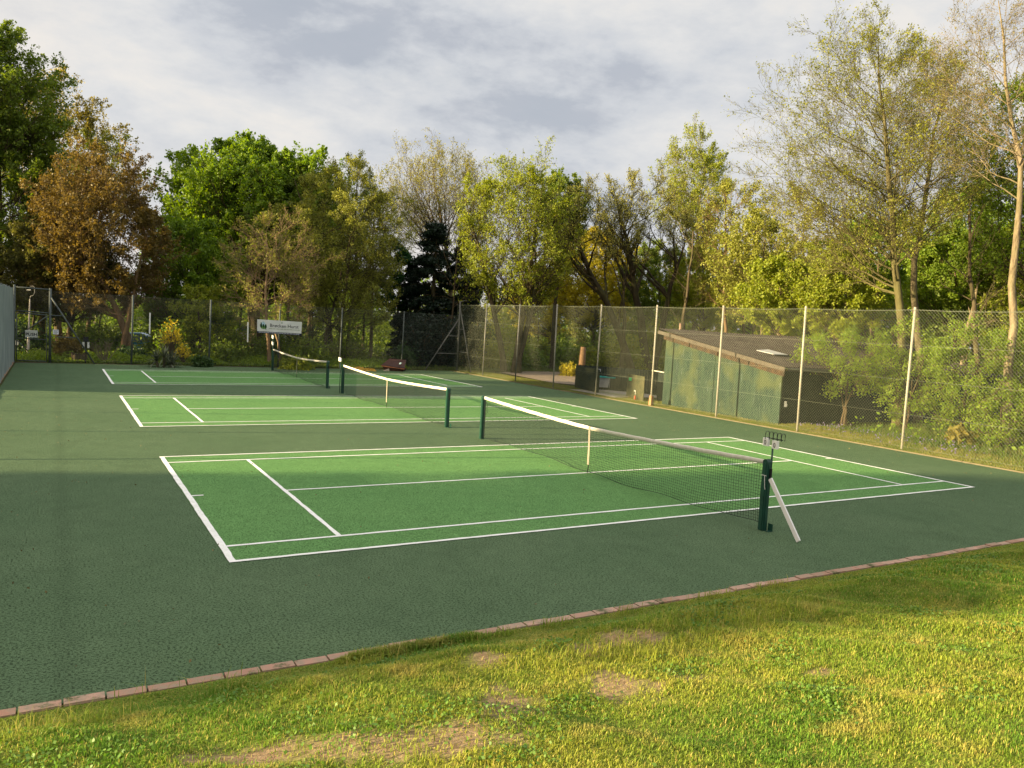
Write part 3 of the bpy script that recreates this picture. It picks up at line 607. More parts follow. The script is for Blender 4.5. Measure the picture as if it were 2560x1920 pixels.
def text_on(parent, s, size, origin, xdir, updir, mat, name='lettering', ext=.0015, bold=0.):
    cu = bpy.data.curves.new(name, 'FONT'); cu.body = s; cu.size = size; cu.align_x = 'CENTER'; cu.align_y = 'CENTER'; cu.extrude = ext; cu.resolution_u = 2; cu.offset = bold
    t = bpy.data.objects.new('tmp', cu); col.objects.link(t); dg = bpy.context.evaluated_depsgraph_get(); me = bpy.data.meshes.new_from_object(t.evaluated_get(dg)); bpy.data.objects.remove(t); bpy.data.curves.remove(cu)
    x = Vector(xdir).normalized(); u = Vector(updir).normalized(); n = x.cross(u); me.name = name
    me.transform(Matrix(((x.x, u.x, n.x, origin[0]), (x.y, u.y, n.y, origin[1]), (x.z, u.z, n.z, origin[2]), (0, 0, 0, 1))))
    r = parent; off = Vector((0, 0, 0))
    while r is not None: off += r.location; r = r.parent
    me.transform(Matrix.Translation(-off)); me.materials.clear(); me.materials.append(mat)
    o = bpy.data.objects.new(name, me); col.objects.link(o); o.parent = parent; return o
INK = simple('black ink', (.02, .02, .022), .7, .2, 8)
s = thing('sign', (-2.10, BY - .05, .92), 'white board reading PUSH fixed to the corner gate', 'sign')
rel(s, MB().box((-2.10, BY - .06, 1.03), (.19, .010, .125)), 'panel', simple('dirty white board', (.62, .63, .58), .7, .3, 10))
rel(s, MB().box((-2.10, BY - .073, 1.145), (.19, .004, .012)), 'top_rail', WHITE)
text_on(s, 'PUSH', .15, (-2.10, BY - .0725, 1.01), (1, 0, 0), (0, 0, 1), INK, bold=.003)
s = thing('notice', (-1.36, BY - .06, .9), 'small white paper notice pinned to the fence beside the gate', 'notice')
rel(s, MB().box((-1.35, BY - .06, 1.13), (.09, .005, .085)), 'panel', simple('laminated paper', (.74, .75, .80), .4, .08, 5))
mb = MB()
for i in range(6): mb.box((-1.35, BY - .0665, 1.19 - i * .022), (.07 - .012 * (i % 3), .0006, .003))
rel(s, mb, 'lettering', INK)
rel(s, rod((-1.35, BY - .055, .75), (-1.35, BY - .055, 1.05), .006), 'stake', WOODP)
# left fence with grey windbreak cloth on its far half
lfn = thing('windbreak_fence', (-2.72, 12, 0), 'left fence hung with grey windbreak netting', 'fence')
mb = MB(); chain(mb, (-2.72, -2.2), (-2.72, 25.6), 2.6, .072, .0016); rel(lfn, mb, 'wire_mesh', WIRE)
LPS = [22.9, 20.05, 17.15, 14.25, 11.5, 8.75, 5.95, 3.2, .45, -2.3]
for y in LPS: rel(lfn, MB().cyl((-2.74, y, -.1), (-2.74, y, 2.68), .03, 10), 'post', GALVD, True)
m, nt, N = nm('windbreak netting'); v = opos(N)
wv = N('ShaderNodeTexWave', wave_type='BANDS', bands_direction='Z', ins={'Vector': v, 'Scale': 14., 'Distortion': 1.}).outputs['Fac']
cc = mix(N, ramp(N, noise(N, N('ShaderNodeMapping', ins={'Vector': v, 'Scale': (1, 3, .3)}).outputs[0], 3, 5), .35, .65), (.20, .25, .25), (.32, .38, .38)); cc = mix(N, mth(N, 'MULTIPLY', wv, .3), cc, (.40, .46, .46))
d = N('ShaderNodeBsdfPrincipled', ins={'Base Color': cc, 'Roughness': .8}); t = N('ShaderNodeBsdfTranslucent', ins={'Color': cc})
out(N, nt, N('ShaderNodeMixShader', ins={0: .3, 1: d.outputs[0], 2: t.outputs[0]}).outputs[0]); WB = m
yy = np.linspace(15.7, 25.55, 260); zz_ = np.linspace(.0, 1, 14); Yg, Zg = np.meshgrid(yy, zz_); rw = RN(2)
fold = (.035 * np.sin(Yg * 7 + 1.5 * np.sin(Yg * 2.1)) + .02 * np.sin(Yg * 17 + Zg * 3)) * (.25 + .9 * (1 - Zg)); topz = 2.66 - .05 * np.abs(np.sin(Yg * 1.1))
X1 = -2.66 + fold; n_, m_n = Yg.shape[1], Yg.shape[0]; i = np.arange(n_ - 1)[None] + np.arange(m_n - 1)[:, None] * n_
V1 = np.stack([X1, Yg, .02 + Zg * (topz - .02)], -1).reshape(-1, 3); q4 = np.stack([i, i + 1, i + n_ + 1, i + n_], -1).reshape(-1, 4)
mb = MB().add(V1, q4[:, ::-1]); mb.add(V1 + [-.004, 0, 0], q4); rel(lfn, mb, 'netting', WB, True)
# sticks hung on the back fence
for px, t_, b_, lb in ((375, 782, 834, 'tall white stick hung on the back fence left of the yellow bush'), (620, 805, 855, 'tall white stick hung on the back fence just left of the banner')):
    x = G(px, 800, 2)[0]; q = P(px, t_, 1); r = q - CAM; k = (BY - .09 - CAM[1]) / r[1]; a = CAM + r * k; q = P(px - 1, b_, 1); r = q - CAM; k = (BY - .09 - CAM[1]) / r[1]; b = CAM + r * k
    o = MB().beam(a - b, (0, 0, 0), .05, .02, (0, 1, 0)).build('measuring_stick', WHITE); o.location = b; tag(o, lb, 'stick', 'white sticks on the back fence')
# banner
YB = BY - .10
def onY(px, py, Y): r = M3.T @ np.array([px - 1280, 960 - py, F]); return CAM + r * ((Y - CAM[1]) / r[1])
c4 = [onY(*q, YB) for q in ((643, 832), (753, 838.5), (755, 805), (643, 798))]
bn = thing('banner', tuple((c4[0] + c4[1]) / 2), 'white Brøcken Hurst banner with tree emblem and navy strip on the back fence', 'banner')
u = np.linspace(0, 1, 25); v_ = np.linspace(0, 1, 9); U, V_ = np.meshgrid(u, v_)
def bil(U, V): return c4[0] * ((1 - U) * (1 - V))[..., None] + c4[1] * (U * (1 - V))[..., None] + c4[2] * (U * V)[..., None] + c4[3] * ((1 - U) * V)[..., None]
def brip(U, V): return .012 * np.sin((U * 1.3 - V * .5) * 9) * np.exp(-((U - V * .35 - .35) / .15) ** 2) + .005 * np.sin(U * 13 + V * 4)
def bpt(U, V, o=0.): U = np.asarray(U, float); V = np.asarray(V, float); p = bil(U, V); p[..., 1] += brip(U, V) - o; return p
def bsheet(u0, u1, v0, v1, o, nu=24, nv=8, th=.003):
    U, V = np.meshgrid(np.linspace(u0, u1, nu + 1), np.linspace(v0, v1, nv + 1)); i = np.arange(nu)[None] + np.arange(nv)[:, None] * (nu + 1)
    q = np.stack([i, i + 1, i + nu + 2, i + nu + 1], -1).reshape(-1, 4); mb = MB(); mb.add(bpt(U, V, o).reshape(-1, 3), q); mb.add(bpt(U, V, o - th).reshape(-1, 3), q[:, ::-1]); return mb
BW = simple('banner vinyl', (.66, .66, .64), .45, .06, 6, None, 0, .05); NAVY = simple('navy print', (.012, .018, .05), .45, .1, 6)
rel(bn, bsheet(0, 1, .135, 1, .004), 'sheet', BW); rel(bn, bsheet(0, 1, 0, .135, .004, 24, 2), 'strip', NAVY)
ux = (c4[1] - c4[0]); uy = (c4[3] - c4[0])
def on_banner(o):           # wrap lettering onto the rippled vinyl
    me = o.data; L_ = np.array(bn.location); co = np.empty(len(me.vertices) * 3, np.float32); me.vertices.foreach_get('co', co); co = co.reshape(-1, 3) + L_
    A_ = np.array([[ux[0], uy[0]], [ux[2], uy[2]]]); r = np.linalg.solve(A_, (co[:, [0, 2]] - c4[0][[0, 2]]).T)
    co[:, 1] = co[:, 1] + (bpt(r[0], r[1])[:, 1] - YB); me.vertices.foreach_set('co', (co - L_).astype(np.float32).ravel()); me.update()
pc = bil(np.array([.615]), np.array([.60]))[0]; pc[1] = YB - .010
TP = simple('charcoal print', (.06, .06, .06), .5)
for wrd, uu in (('Brøcken', .46), ('Hurst', .80)):
    pc = bil(np.array([uu]), np.array([.60]))[0]; pc[1] = YB - .010; on_banner(text_on(bn, wrd, .195, pc, ux, (0, 0, 1), TP, 'title', .001, .001))
pc = bil(np.array([.60]), np.array([.36]))[0]; pc[1] = YB - .009
GREYP = simple('pale olive print', (.36, .40, .30), .5); mb = MB(); rr = RN(4); q = .26
while q < .93:
    w_l = .03 + .05 * rr.rand(); a = bil(np.array([q]), np.array([.37]))[0]; b = bil(np.array([q + w_l]), np.array([.37]))[0]
    mb.add([[a[0], YB - .010, a[2] - .014], [b[0], YB - .010, b[2] - .014], [b[0], YB - .010, b[2] + .014], [a[0], YB - .010, a[2] + .014]], [[0, 1, 2, 3]]); q += w_l + .012
o = rel(bn, mb, 'tagline', GREYP); on_banner(o)
mb = MB(); q = .03
while q < .95:
    w_l = .02 + .045 * rr.rand(); a = bil(np.array([q]), np.array([.07]))[0]; b = bil(np.array([min(q + w_l, .965)]), np.array([.07]))[0]
    mb.add([[a[0], YB - .010, a[2] - .012], [b[0], YB - .010, b[2] - .012], [b[0], YB - .010, b[2] + .012], [a[0], YB - .010, a[2] + .012]], [[0, 1, 2, 3]]); q += w_l + .009
on_banner(rel(bn, mb, 'address_line', simple('white print', (.55, .56, .62), .5)))
def disc(mb, u, v, ru, rv, n=14, ph=0, j=0.):
    t = np.arange(n) * 2 * PI / n; rad = 1 + j * np.sin(t * 5 + ph); p = bil(u + ru * rad * np.cos(t), v + rv * rad * np.sin(t)); p[:, 1] = YB; return p
for (nm_, mat, ds, off_) in (('emblem_sky', simple('sky blue print', (.45, .62, .72), .5), [(.13, .66, .045, .20)], .007), ('emblem_meadow', simple('meadow green print', (.16, .33, .08), .5), [(.14, .44, .07, .13)], .008), ('emblem_trees', simple('dark green print', (.01, .05, .02), .5), [(.085, .55, .024, .16), (.085, .70, .013, .10), (.135, .56, .018, .12), (.185, .52, .022, .15), (.145, .40, .006, .12), (.19, .36, .007, .12)], .0095), ('title_mark', simple('leaf green print', (.10, .22, .08), .5), [(.545, .84, .012, .045)], .009)):
    mb = MB()
    for z, (a, b, c, d) in enumerate(ds):
        p = disc(mb, a, b, c, d, 14, z, .1); p[:, 1] = YB - off_ - .0004 * z; mb.add(p, [list(range(14))])
    on_banner(rel(bn, mb, nm_, mat))

# ------------------------------------------------------------------ hut beyond the long fence
m, nt, N = nm('painted hut boards'); v = opos(N)
st = N('ShaderNodeMapping', ins={'Vector': v, 'Scale': (1, 1, .16)}).outputs[0]
a = ramp(N, noise(N, st, 6, 6, .65), .40, .62); b = ramp(N, noise(N, v, 1.3, 3, .5), .48, .62); c = ramp(N, noise(N, st, 22, 3, .6), .62, .72)
cc = mix(N, a, (.020, .040, .030), (.034, .060, .040)); cc = mix(N, mth(N, 'MULTIPLY', b, .55), cc, (.085, .10, .038)); cc = mix(N, mth(N, 'MULTIPLY', c, .6), cc, (.15, .18, .17))
pbr(N, nt, cc, .6, bump(N, noise(N, st, 20, 4), .2, .01), 0, .1); HUTG = m
m, nt, N = nm('corrugated roof sheet'); v = opos(N)
a = ramp(N, noise(N, v, 2.2, 6, .65), .35, .65); sp = ramp(N, noise(N, v, 26, 3, .6), .64, .70)
cc = mix(N, a, (.038, .034, .031), (.066, .058, .053)); cc = mix(N, mth(N, 'MULTIPLY', sp, .7), cc, (.16, .15, .10)); pbr(N, nt, cc, .95, bump(N, noise(N, v, 30, 4), .4, .01), 0, .02); ROOF = m
HDARK = simple('dark boards', (.012, .022, .018), .8, .3, 4, None, 0, .3); RUST = simple('rusty fascia', (.075, .045, .025), .9, .4, 6, (.03, .025, .02))
hut = thing('hut', (17.8, 9.5, 0), 'low green boarded hut with a sloping brown corrugated roof behind the long fence', 'hut')
x0, x1, y0, y1 = 15.32, 27.0, 7.15, 11.82
def zr(y): return 1.56 + (y - 7.0) * .163
mb = MB()
for ya, yb in ((y0, 9.62), (9.635, y1)):
    za, zb_ = zr(ya) - .13, zr(yb) - .28
    V = [[x, y, z] for x in (x0, x0 + .05) for y, z in ((ya, -.05), (yb, -.05), (yb, zb_), (ya, za))]; mb.add(V, [[3, 2, 1, 0], [4, 5, 6, 7], [0, 1, 5, 4], [1, 2, 6, 5], [2, 3, 7, 6], [3, 0, 4, 7]])
rel(hut, mb, 'side_wall', HUTG)
mb = MB(); V = [[x, y, z] for x in (x0 + .052, x0 + .10) for y, z in ((y0 + .06, -.05), (y1 - .05, -.05), (y1 - .05, zr(y1) - .04), (y0 + .06, zr(y0) - .04))]; mb.add(V, [[3, 2, 1, 0], [4, 5, 6, 7], [0, 1, 5, 4], [1, 2, 6, 5], [2, 3, 7, 6], [3, 0, 4, 7]])
rel(hut, mb, 'upper_boards', RUST)
mb = MB()
for k in range(30): mb.box((x0 + .055 + .193 + k * .385, y0 + .03 + .003 * (k % 2), .70), (.190, .025, .745))
rel(hut, mb, 'front_wall', HDARK); rel(hut, MB().box(((x0 + x1) / 2, y1 - .02, 1.0), ((x1 - x0) / 2 - .06, .025, 1.1)).box((x1, 9.5, .8), (.03, 2.2, .8)), 'rear_wall', HDARK)  # shade on the front wall is put into its near-black board colour
xx = np.arange(x0 - .16, x1 + .2, .022); yy = np.linspace(6.92, 12.05, 14); Xg, Yg = np.meshgrid(xx, yy); n_ = len(xx)
Zg = zr(Yg) + .018 * np.sin(Xg * 2 * PI / .15) - .02 * np.sin((Yg - 7) / 5 * PI) + .012 * np.sin(Xg * .9) + .008 * np.floor((Yg - 6.92) / 1.71)
i = np.arange(n_ - 1)[None] + np.arange(len(yy) - 1)[:, None] * n_; q4 = np.stack([i, i + 1, i + n_ + 1, i + n_], -1).reshape(-1, 4); V1 = np.stack([Xg, Yg, Zg], -1).reshape(-1, 3)
mb = MB().add(V1, q4); mb.add(V1 - [0, 0, .012], q4[:, ::-1]); rf_ = rel(hut, mb, 'roof', ROOF, True)
rel(hut, MB().tubes(np.array([(x0 - .1, 6.86, 1.505), (18, 6.86, 1.49), (x1 + .1, 6.86, 1.47)]), .045, 8), 'gutter', simple('grey gutter', (.06, .06, .058), .6, .3, 6), True)
def on_roof(px, py):
    r = M3.T @ np.array([px - 1280, 960 - py, F]); nrm = np.array([0, -.163, 1.]); p0 = np.array([0, 7., 1.585]); return CAM + r * (((p0 - CAM) @ nrm) / (r @ nrm))
V = [on_roof(*q) for q in ((1891, 877.5), (1921, 876), (1969, 889), (1936, 888))]; mb = MB().add([p + [0, 0, dz] for dz in (.012, .03) for p in V], [[0, 1, 2, 3], [7, 6, 5, 4], [0, 4, 5, 1], [1, 5, 6, 2], [2, 6, 7, 3], [3, 7, 4, 0]])
rel(hut, mb, 'roof_light', simple('translucent roof sheet', (.48, .48, .47), .5, .1, 6), parent=rf_)
FAS = simple('grey weathered fascia', (.11, .095, .075), .9, .35, 8)
mb = MB().beam((x0 - .15, 6.95, zr(6.95) - .055), (x0 - .15, 12.06, zr(12.06) - .075), .11, .02, (1, 0, 0)); rel(hut, mb, 'barge_board', FAS)
mb = MB()
for k, (ya, yb) in enumerate(((7.05, 8.3), (8.32, 9.5), (9.52, 10.7), (10.72, 11.9))): mb.box((x0 - .01 - .004 * k, (ya + yb) / 2, zr((ya + yb) / 2) - .17), (.018, (yb - ya) / 2, .10), np.array([[1, 0, 0], [0, .987, -.161], [0, .161, .987]]))
rel(hut, mb, 'eaves_board', RUST)
q = onY(1962, 1010, y0); rel(hut, MB().box((q[0], y0 - .02, q[2]), (.028, .02, .075)).box((q[0] + .03, y0 - .02, q[2] - .03), (.025, .015, .03)), 'switch_box', WHITE)
# stub pole behind the hut
b = base(1692, 36); o = rod((0, 0, -.1), (-.02, 0, 2.75), .06).build('timber_post', simple('white footed post', (.30, .20, .14), .9, .3, 4)); o.location = b; tag(o, 'short brown timber post standing just behind the hut roof', 'post')

# ------------------------------------------------------------------ bin store
BG = simple('green stained panel', (.018, .03, .018), .85, .35, 3, (.04, .045, .02), 0, .3)
bs = thing('bin_store', (16, 15, 0), 'low dark timber screen round the wheeled bins beside the hut', 'enclosure')
def panel(mb, a, b, h, w=.10, t=.02):
    a = np.array(a, float); b = np.array(b, float); Ln = np.linalg.norm(b - a); u = (b - a) / Ln; n = int(Ln / w)
    for k in range(n):
        c = a + u * (k + .5) * Ln / n; mb.box((c[0], c[1], h / 2 + .01 * (k % 2)), (Ln / n / 2 - .004, t / 2, h / 2), np.array([[u[0], -u[1], 0], [u[1], u[0], 0], [0, 0, 1]]))
mb = MB(); panel(mb, (15.32, 15.2), (15.75, 17.3), .86); rel(bs, mb, 'end_panel', BG)
mb = MB(); panel(mb, (15.78, 17.32), (18.0, 14.4), .90); rel(bs, mb, 'back_panel', HDARK)
mb = MB(); panel(mb, (15.70, 14.10), (15.28, 12.68), .82); pf = rel(bs, mb, 'front_panel', simple('mossy board', (.035, .045, .02), .85, .4, 3, (.09, .085, .04)))
q = onY(1572, 947, 13.75); rel(bs, MB().box((15.56, 13.78, .66), (.006, .07, .055)), 'green_sign', simple('bright green sign', (.03, .45, .16), .5, .1, 5), parent=pf)
q = onY(1496, 925.5, 16.6); rel(bs, MB().box((q[0], 16.55, q[2]), (.125, .01, .05)).box((q[0] + .0, 16.56, q[2] - .4), (.02, .01, .40)), 'white_sign', simple('white enamel sign', (.60, .62, .66), .5, .15, 6))
mb = MB(); panel(mb, (16.2, 13.1), (15.75, 12.02), .98); rel(bs, mb, 'side_panel', HDARK); rel(bs, MB().beam((16.15, 13.35, 1.0), (15.6, 11.95, 1.01), .05, .03), 'top_beam', simple('whitewashed beam', (.6, .55, .45), .8, .2, 5))
TEAL = simple('teal bin lid', (.03, .40, .36), .45, .2, 4); BING = simple('grey bin steel', (.46, .46, .44), .5, .25, 5)
def wbin(label, px, py, w, lid=TEAL, body=BING):
    g = G(px, py, .04); o = thing('wheeled_bin', tuple(g), label, 'bin', 'wheeled bins in the store')
    A = M3[0] * np.array([1, 1, 0]); A /= np.linalg.norm(A); B = np.array([-A[1], A[0], 0]); Rm = np.array([A, B, [0, 0, 1]]).T; h = w * .62
    def bx(c, hh, tp=None): return MB().box(g + Rm @ np.array(c), hh, Rm, tp)
    b_ = MB(); V = np.array([[sx_ * w * s / 2, sy_ * h * s / 2, z] for z, s in ((.09, .86), (.30, .96), (.46, 1.)) for sx_, sy_ in ((-1, -1), (1, -1), (1, 1), (-1, 1))]); V = V @ Rm.T + g
    b_.add(V, [[j * 4 + i, j * 4 + (i + 1) % 4, j * 4 + 4 + (i + 1) % 4, j * 4 + 4 + i] for j in (0, 1) for i in range(4)] + [[3, 2, 1, 0]])
    for k in (-.3, 0, .3): b_.box(g + Rm @ np.array([k * w, -h / 2 - .002, .27]), (.006, .006, .17), Rm)
    bo = rel(o, b_, 'body', body)
    t = np.linspace(0, PI, 9); V = np.array([[s * (w / 2 + .02), -math.cos(a) * (h / 2 + .03), .465 + .05 * math.sin(a)] for s in (-1, 1) for a in t]) @ Rm.T + g
    l_ = MB().add(V, [[k, k + 1, k + 10, k + 9] for k in range(8)]); l_.add(V, [list(range(9))[::-1], list(range(9, 18))]); l_.box(g + Rm @ np.array([0, -h / 2 - .03, .475]), (w / 2 + .02, .012, .022), Rm)
    rel(o, l_, 'lid', lid)
    for sx_ in (-1, 1):
        for sy_ in (-1, 1):
            c = g + Rm @ np.array([sx_ * w * .36, sy_ * h * .34, .04]); a = Rm @ np.array([.014, 0, 0]); rel(o, MB().cyl(c - a, c + a, .038, 12), 'wheel', BLACK, True)
    return o
wbin('grey wheeled bin with teal lid, left of the two in the store', 1512, 974, .50); wbin('dark wheeled bin with teal lid, right of the two in the store', 1545, 976, .50, TEAL, simple('dark bin steel', (.12, .16, .15), .5, .25, 5))
g = G(1587, 1001); o = thing('standpipe', (g[0], g[1], 0), 'short red standpipe with a white curved tap by the mossy board', 'standpipe')
rel(o, MB().cyl(g, g + [0, 0, .16], .035, 10, .028), 'base', simple('red standpipe', (.42, .10, .05), .7, .2, 8), True)
t = np.linspace(0, PI, 8); rel(o, MB().tubes(np.array([g + [0, 0, .14], g + [0, 0, .30]] + [g + [.0, .03 - .03 * math.cos(a), .30 + .03 * math.sin(a)] for a in t[1:]]), .009, 8), 'tap', WHITE, True)

# ------------------------------------------------------------------ things beyond the far fence
YEL = simple('yellow sheeting', (.45, .27, .03), .6, .3, 9)
rg = RN(8)
for k, (px, w, h, lb) in enumerate(((898, .36, .17, 'leftmost and largest heap of crumpled yellow sheeting behind the far fence'), (918, .20, .13, 'middle crumpled heap of yellow sheeting behind the far fence'), (932, .14, .12, 'small upright bundle of yellow sheeting, nearest the brown skip'))):
    b = base(px, 33.5); th = np.linspace(0, 2 * PI, 22)[:-1]; ph = np.linspace(0, PI / 2, 8)
    V = [[math.cos(a) * math.cos(p) * w * (1 + .18 * math.sin(5 * a + k) + .08 * rg.randn()), math.sin(a) * math.cos(p) * .3 * (1 + .1 * rg.randn()), math.sin(p) * h * (1 + .22 * math.sin(3 * a + 7 * p)) + .012 * rg.randn()] for p in ph for a in th]
    o = MB().add(V, [[j * 21 + i, j * 21 + (i + 1) % 21, (j + 1) * 21 + (i + 1) % 21, (j + 1) * 21 + i] for j in range(7) for i in range(21)]).build('yellow_sheeting', YEL); o.location = b; tag(o, lb, 'sheeting', 'yellow sheeting heaps')
b = base(984, 34.5); o = thing('skip', b, 'tilted dark brown skip with an open lid behind the far fence', 'skip')
SK = simple('brown skip steel', (.05, .022, .016), .7, .4, 6); SK2 = simple('rusty skip rim', (.34, .14, .07), .8, .4, 8)
A = M3[0] * np.array([1, 1, 0]); A /= np.linalg.norm(A); B = np.array([-A[1], A[0], 0])
def loc3(x, y, z): return b + A * x + B * y + np.array([0, 0, z])
V = [loc3(x, y, z) for x, y, z in ((-.30, -.35, .0), (.42, -.35, .0), (.42, .35, 0), (-.30, .35, 0), (-.46, -.45, .26), (.52, -.45, .17), (.52, .45, .17), (-.46, .45, .26))]
rel(o, MB().add(V, [[3, 2, 1, 0], [0, 1, 5, 4], [1, 2, 6, 5], [2, 3, 7, 6], [3, 0, 4, 7]]), 'body', SK)
V = [loc3(x, y, z) for x, y, z in ((-.47, -.46, .27), (.53, -.46, .18), (.50, .30, .50), (-.26, .34, .52), (-.47, -.46, .295), (.53, -.46, .205), (.50, .30, .525), (-.26, .34, .545))]
rel(o, MB().add(V, [[3, 2, 1, 0], [4, 5, 6, 7], [0, 1, 5, 4], [1, 2, 6, 5], [2, 3, 7, 6], [3, 0, 4, 7]]), 'lid', simple('dark skip lid', (.035, .014, .012), .6, .3, 5)); rel(o, MB().beam(loc3(-.47, -.47, .255), loc3(.53, -.47, .165), .03, .03), 'rim', SK2)
rel(o, MB().beam(loc3(.30, -.30, .36), loc3(.34, -.25, .42), .10, .02), 'cover_sheet', simple('pale blue cloth', (.3, .45, .5), .8))
o = MB().beam(loc3(-.32, -.7, .02), loc3(-.12, -.55, .10), .05, .1).build('timber_block', simple('pale sawn block', (.5, .42, .32), .9)); tag(o, 'pale sawn block lying in front of the brown skip', 'block')
# crook-topped pole behind the gate
b = base(70, 30.2); k = 30.2 / F; o = thing('lamp_pole', b, 'grey pole with a bent wire crook on top behind the corner gate', 'pole')
up = lambda px, py: P(px, py, 30.2)
rel(o, MB().tubes(np.array([b, up(71, 860), up(73, 800), up(75, 748)]), np.array([[.055, .05, .03, .025]]), 10), 'shaft', simple('weathered white pole', (.50, .45, .38), .8, .4, 6), True)
rel(o, MB().tubes(np.array([up(75, 748), up(76, 741), up(84, 738), up(87, 730), up(86.5, 718), up(82, 715), up(75, 716)]), .010, 6), 'crook', GALV, True)
rel(o, MB().tubes(np.array([up(67, 725), up(77, 725)]), .012, 6), 'cross_wire', WHITE, True)
b = base(37, 29.8); o = thing('sign', b, 'small sunlit cream board with a red edge on a stake beside the windbreak', 'sign')
up = lambda px, py: P(px, py, 29.8)
rel(o, MB().beam(b, up(38, 862), .025, .025), 'stake', WOODP); q = up(40.5, 857); rel(o, MB().box(q, (.075, .012, .085)), 'board', simple('cream board', (.75, .68, .5), .7, .2, 8)); rel(o, MB().box(q + [-.098, 0, .01], (.02, .012, .075)), 'red_edge', simple('red paint', (.4, .05, .03), .6))
# stump
b = base(198, 29.2); o = thing('tree_stump', b, 'hollow mossy tree stump at the foot of the far fence', 'stump'); a = np.linspace(0, 2 * PI, 25)[:-1]; rs = RN(6)
V = [[math.cos(t) * r * (1 + .13 * math.sin(5 * t)), math.sin(t) * r * (1 + .13 * math.sin(5 * t)), z + (.07 * math.sin(3 * t) + .03 * rs.randn()) * (z > .2)] for r, z in ((.34, -.05), (.26, .10), (.24, .30)) for t in a] + [[math.cos(t) * r, math.sin(t) * r, z] for r, z in ((.19, .28), (.15, .08)) for t in a]
mb = MB().add(V, [[j * 24 + i, j * 24 + (i + 1) % 24, j * 24 + 24 + (i + 1) % 24, j * 24 + 24 + i] for j in range(4) for i in range(24)]); mb.build('trunk_base', BARK_D, o)
# yucca
def blades3(mb, c, n, ln, w, rg, el=(0., 1.4), droop=.3):
    az = rg.rand(n) * 2 * PI; e = el[0] + rg.rand(n) * (el[1] - el[0]); L_ = ln * (.7 + .5 * rg.rand(n)); d = np.stack([np.cos(az) * np.cos(e), np.sin(az) * np.cos(e), np.sin(e)], -1); p = np.stack([-np.sin(az), np.cos(az), 0 * az], -1)
    P0 = np.array(c) + d * .03; P1 = P0 + d * (L_ * .5)[:, None]; P2 = P0 + d * L_[:, None]; P2[:, 2] -= droop * L_ * np.cos(e)
    V = np.stack([P0 - p * w * .3, P0 + p * w * .3, P1 + p * w * .5, P1 - p * w * .5, P2], 1).reshape(-1, 3); k = np.arange(n)[:, None] * 5; n0 = mb.n
    mb.add(V, k + np.array([[0, 1, 2, 3]])); mb.f.append(k + n0 + np.array([[3, 2, 4]]))
YU = leafmat('yucca leaf', (.05, .08, .045), (.22, .23, .15), .15); rg = RN(4)
b = base(410, 29.3); o = thing('yucca', b, 'spiky dark yucca at the foot of the yellow bush', 'yucca'); mb = MB()
for q in ((0, 0, .42), (.3, .1, .28), (-.25, .05, .25), (.12, -.1, .15)): blades3(mb, q, 60, .5, .045, rg, (-.5, 1.4), .2)
mb.build('leaves', YU, o); mb = MB()
for q in ((0, 0, .42), (.3, .1, .28), (-.25, .05, .25)): mb.cyl((q[0] * .8, q[1], -.05), q, .05, 8)
mb.build('stems', BARK_P, o)
# parked cars glimpsed through the trees
def car(px, d, label, paint, ln=3.9, rot=.0):
    b = base(px, d); o = thing('parked_car', b, label, 'car', 'cars parked behind the garden'); w = .83
    prof = [(-1.95, .30), (-1.93, .62), (-1.75, .82), (-1.0, .92), (-.45, 1.40), (.75, 1.44), (1.55, 1.0), (1.92, .92), (1.95, .35)]
    def xs2(s): return [(x, s * (w if z < .95 else w * .82), z) for x, z in prof]
    V = xs2(-1) + xs2(1); n = len(prof); mb = MB().add(V, [[i, i + 1, n + i + 1, n + i] for i in range(n - 1)]); mb.add(V, [list(range(n))[::-1], list(range(n, 2 * n))]); mb.add([V[0], V[n - 1], V[2 * n - 1], V[n]], [[0, 1, 2, 3]]); mb.build('body', paint, o)
    GL = simple('car glass', (.10, .14, .16), .15, .1, 3, None, 0, 0, .6)
    for s in (-1, 1):
        for wx in (((-.86, .96), (-.40, 1.33), (.12, 1.36), (.12, .96)), ((.18, .96), (.18, 1.36), (.72, 1.36), (1.30, 1.0))):
            V = [(x, s * (w * (.985 - .17 * (z - .93) / .45) + .012), z) for x, z in wx]; mb = MB().add(V + [(x, y - s * .01, z) for x, y, z in V], [[0, 1, 2, 3], [7, 6, 5, 4]]); mb.build('window', GL, o)
        for wx in (-1.25, 1.2):
            h_ = MB().cyl((wx, s * (w - .16), .31), (wx, s * (w + .01), .31), .31, 18).build('wheel', BLACK, o, False); h2 = MB().cyl((wx, s * (w + .01), .31), (wx, s * (w + .02), .31), .19, 14).build('hub_cap', GALV, h_)
    for s in (-1, 1): MB().box((-1.94, s * .6, .66), (.02, .14, .07)).build('headlight', WHITE, o)
    o.rotation_euler = (0, 0, rot); return o
car(322, 46, 'blue hatchback glimpsed through the trees beside the leaning trunk', simple('blue car paint', (.04, .22, .42), .25, .1, 2, None, 0, 0, .6), rot=-.25)
car(632, 47, 'pale silver car glimpsed through the trunks behind the banner', simple('silver car paint', (.45, .46, .46), .3, .1, 2, None, 0, 0, .6), rot=-.5)
b = base(335, 78); o = thing('outbuilding', b, 'pale rendered house glimpsed far behind the leaning trunk', 'house'); RD = simple('pale render', (.62, .52, .40), .9, .1, 2)
MB().box((0, 0, 1.1), (3.5, 2.5, 1.3)).build('wall', RD, o); V = [(-3.8, -2.9, 2.35), (3.8, -2.9, 2.35), (3.8, 2.9, 2.35), (-3.8, 2.9, 2.35), (-3.8, 0, 3.7), (3.8, 0, 3.7)]
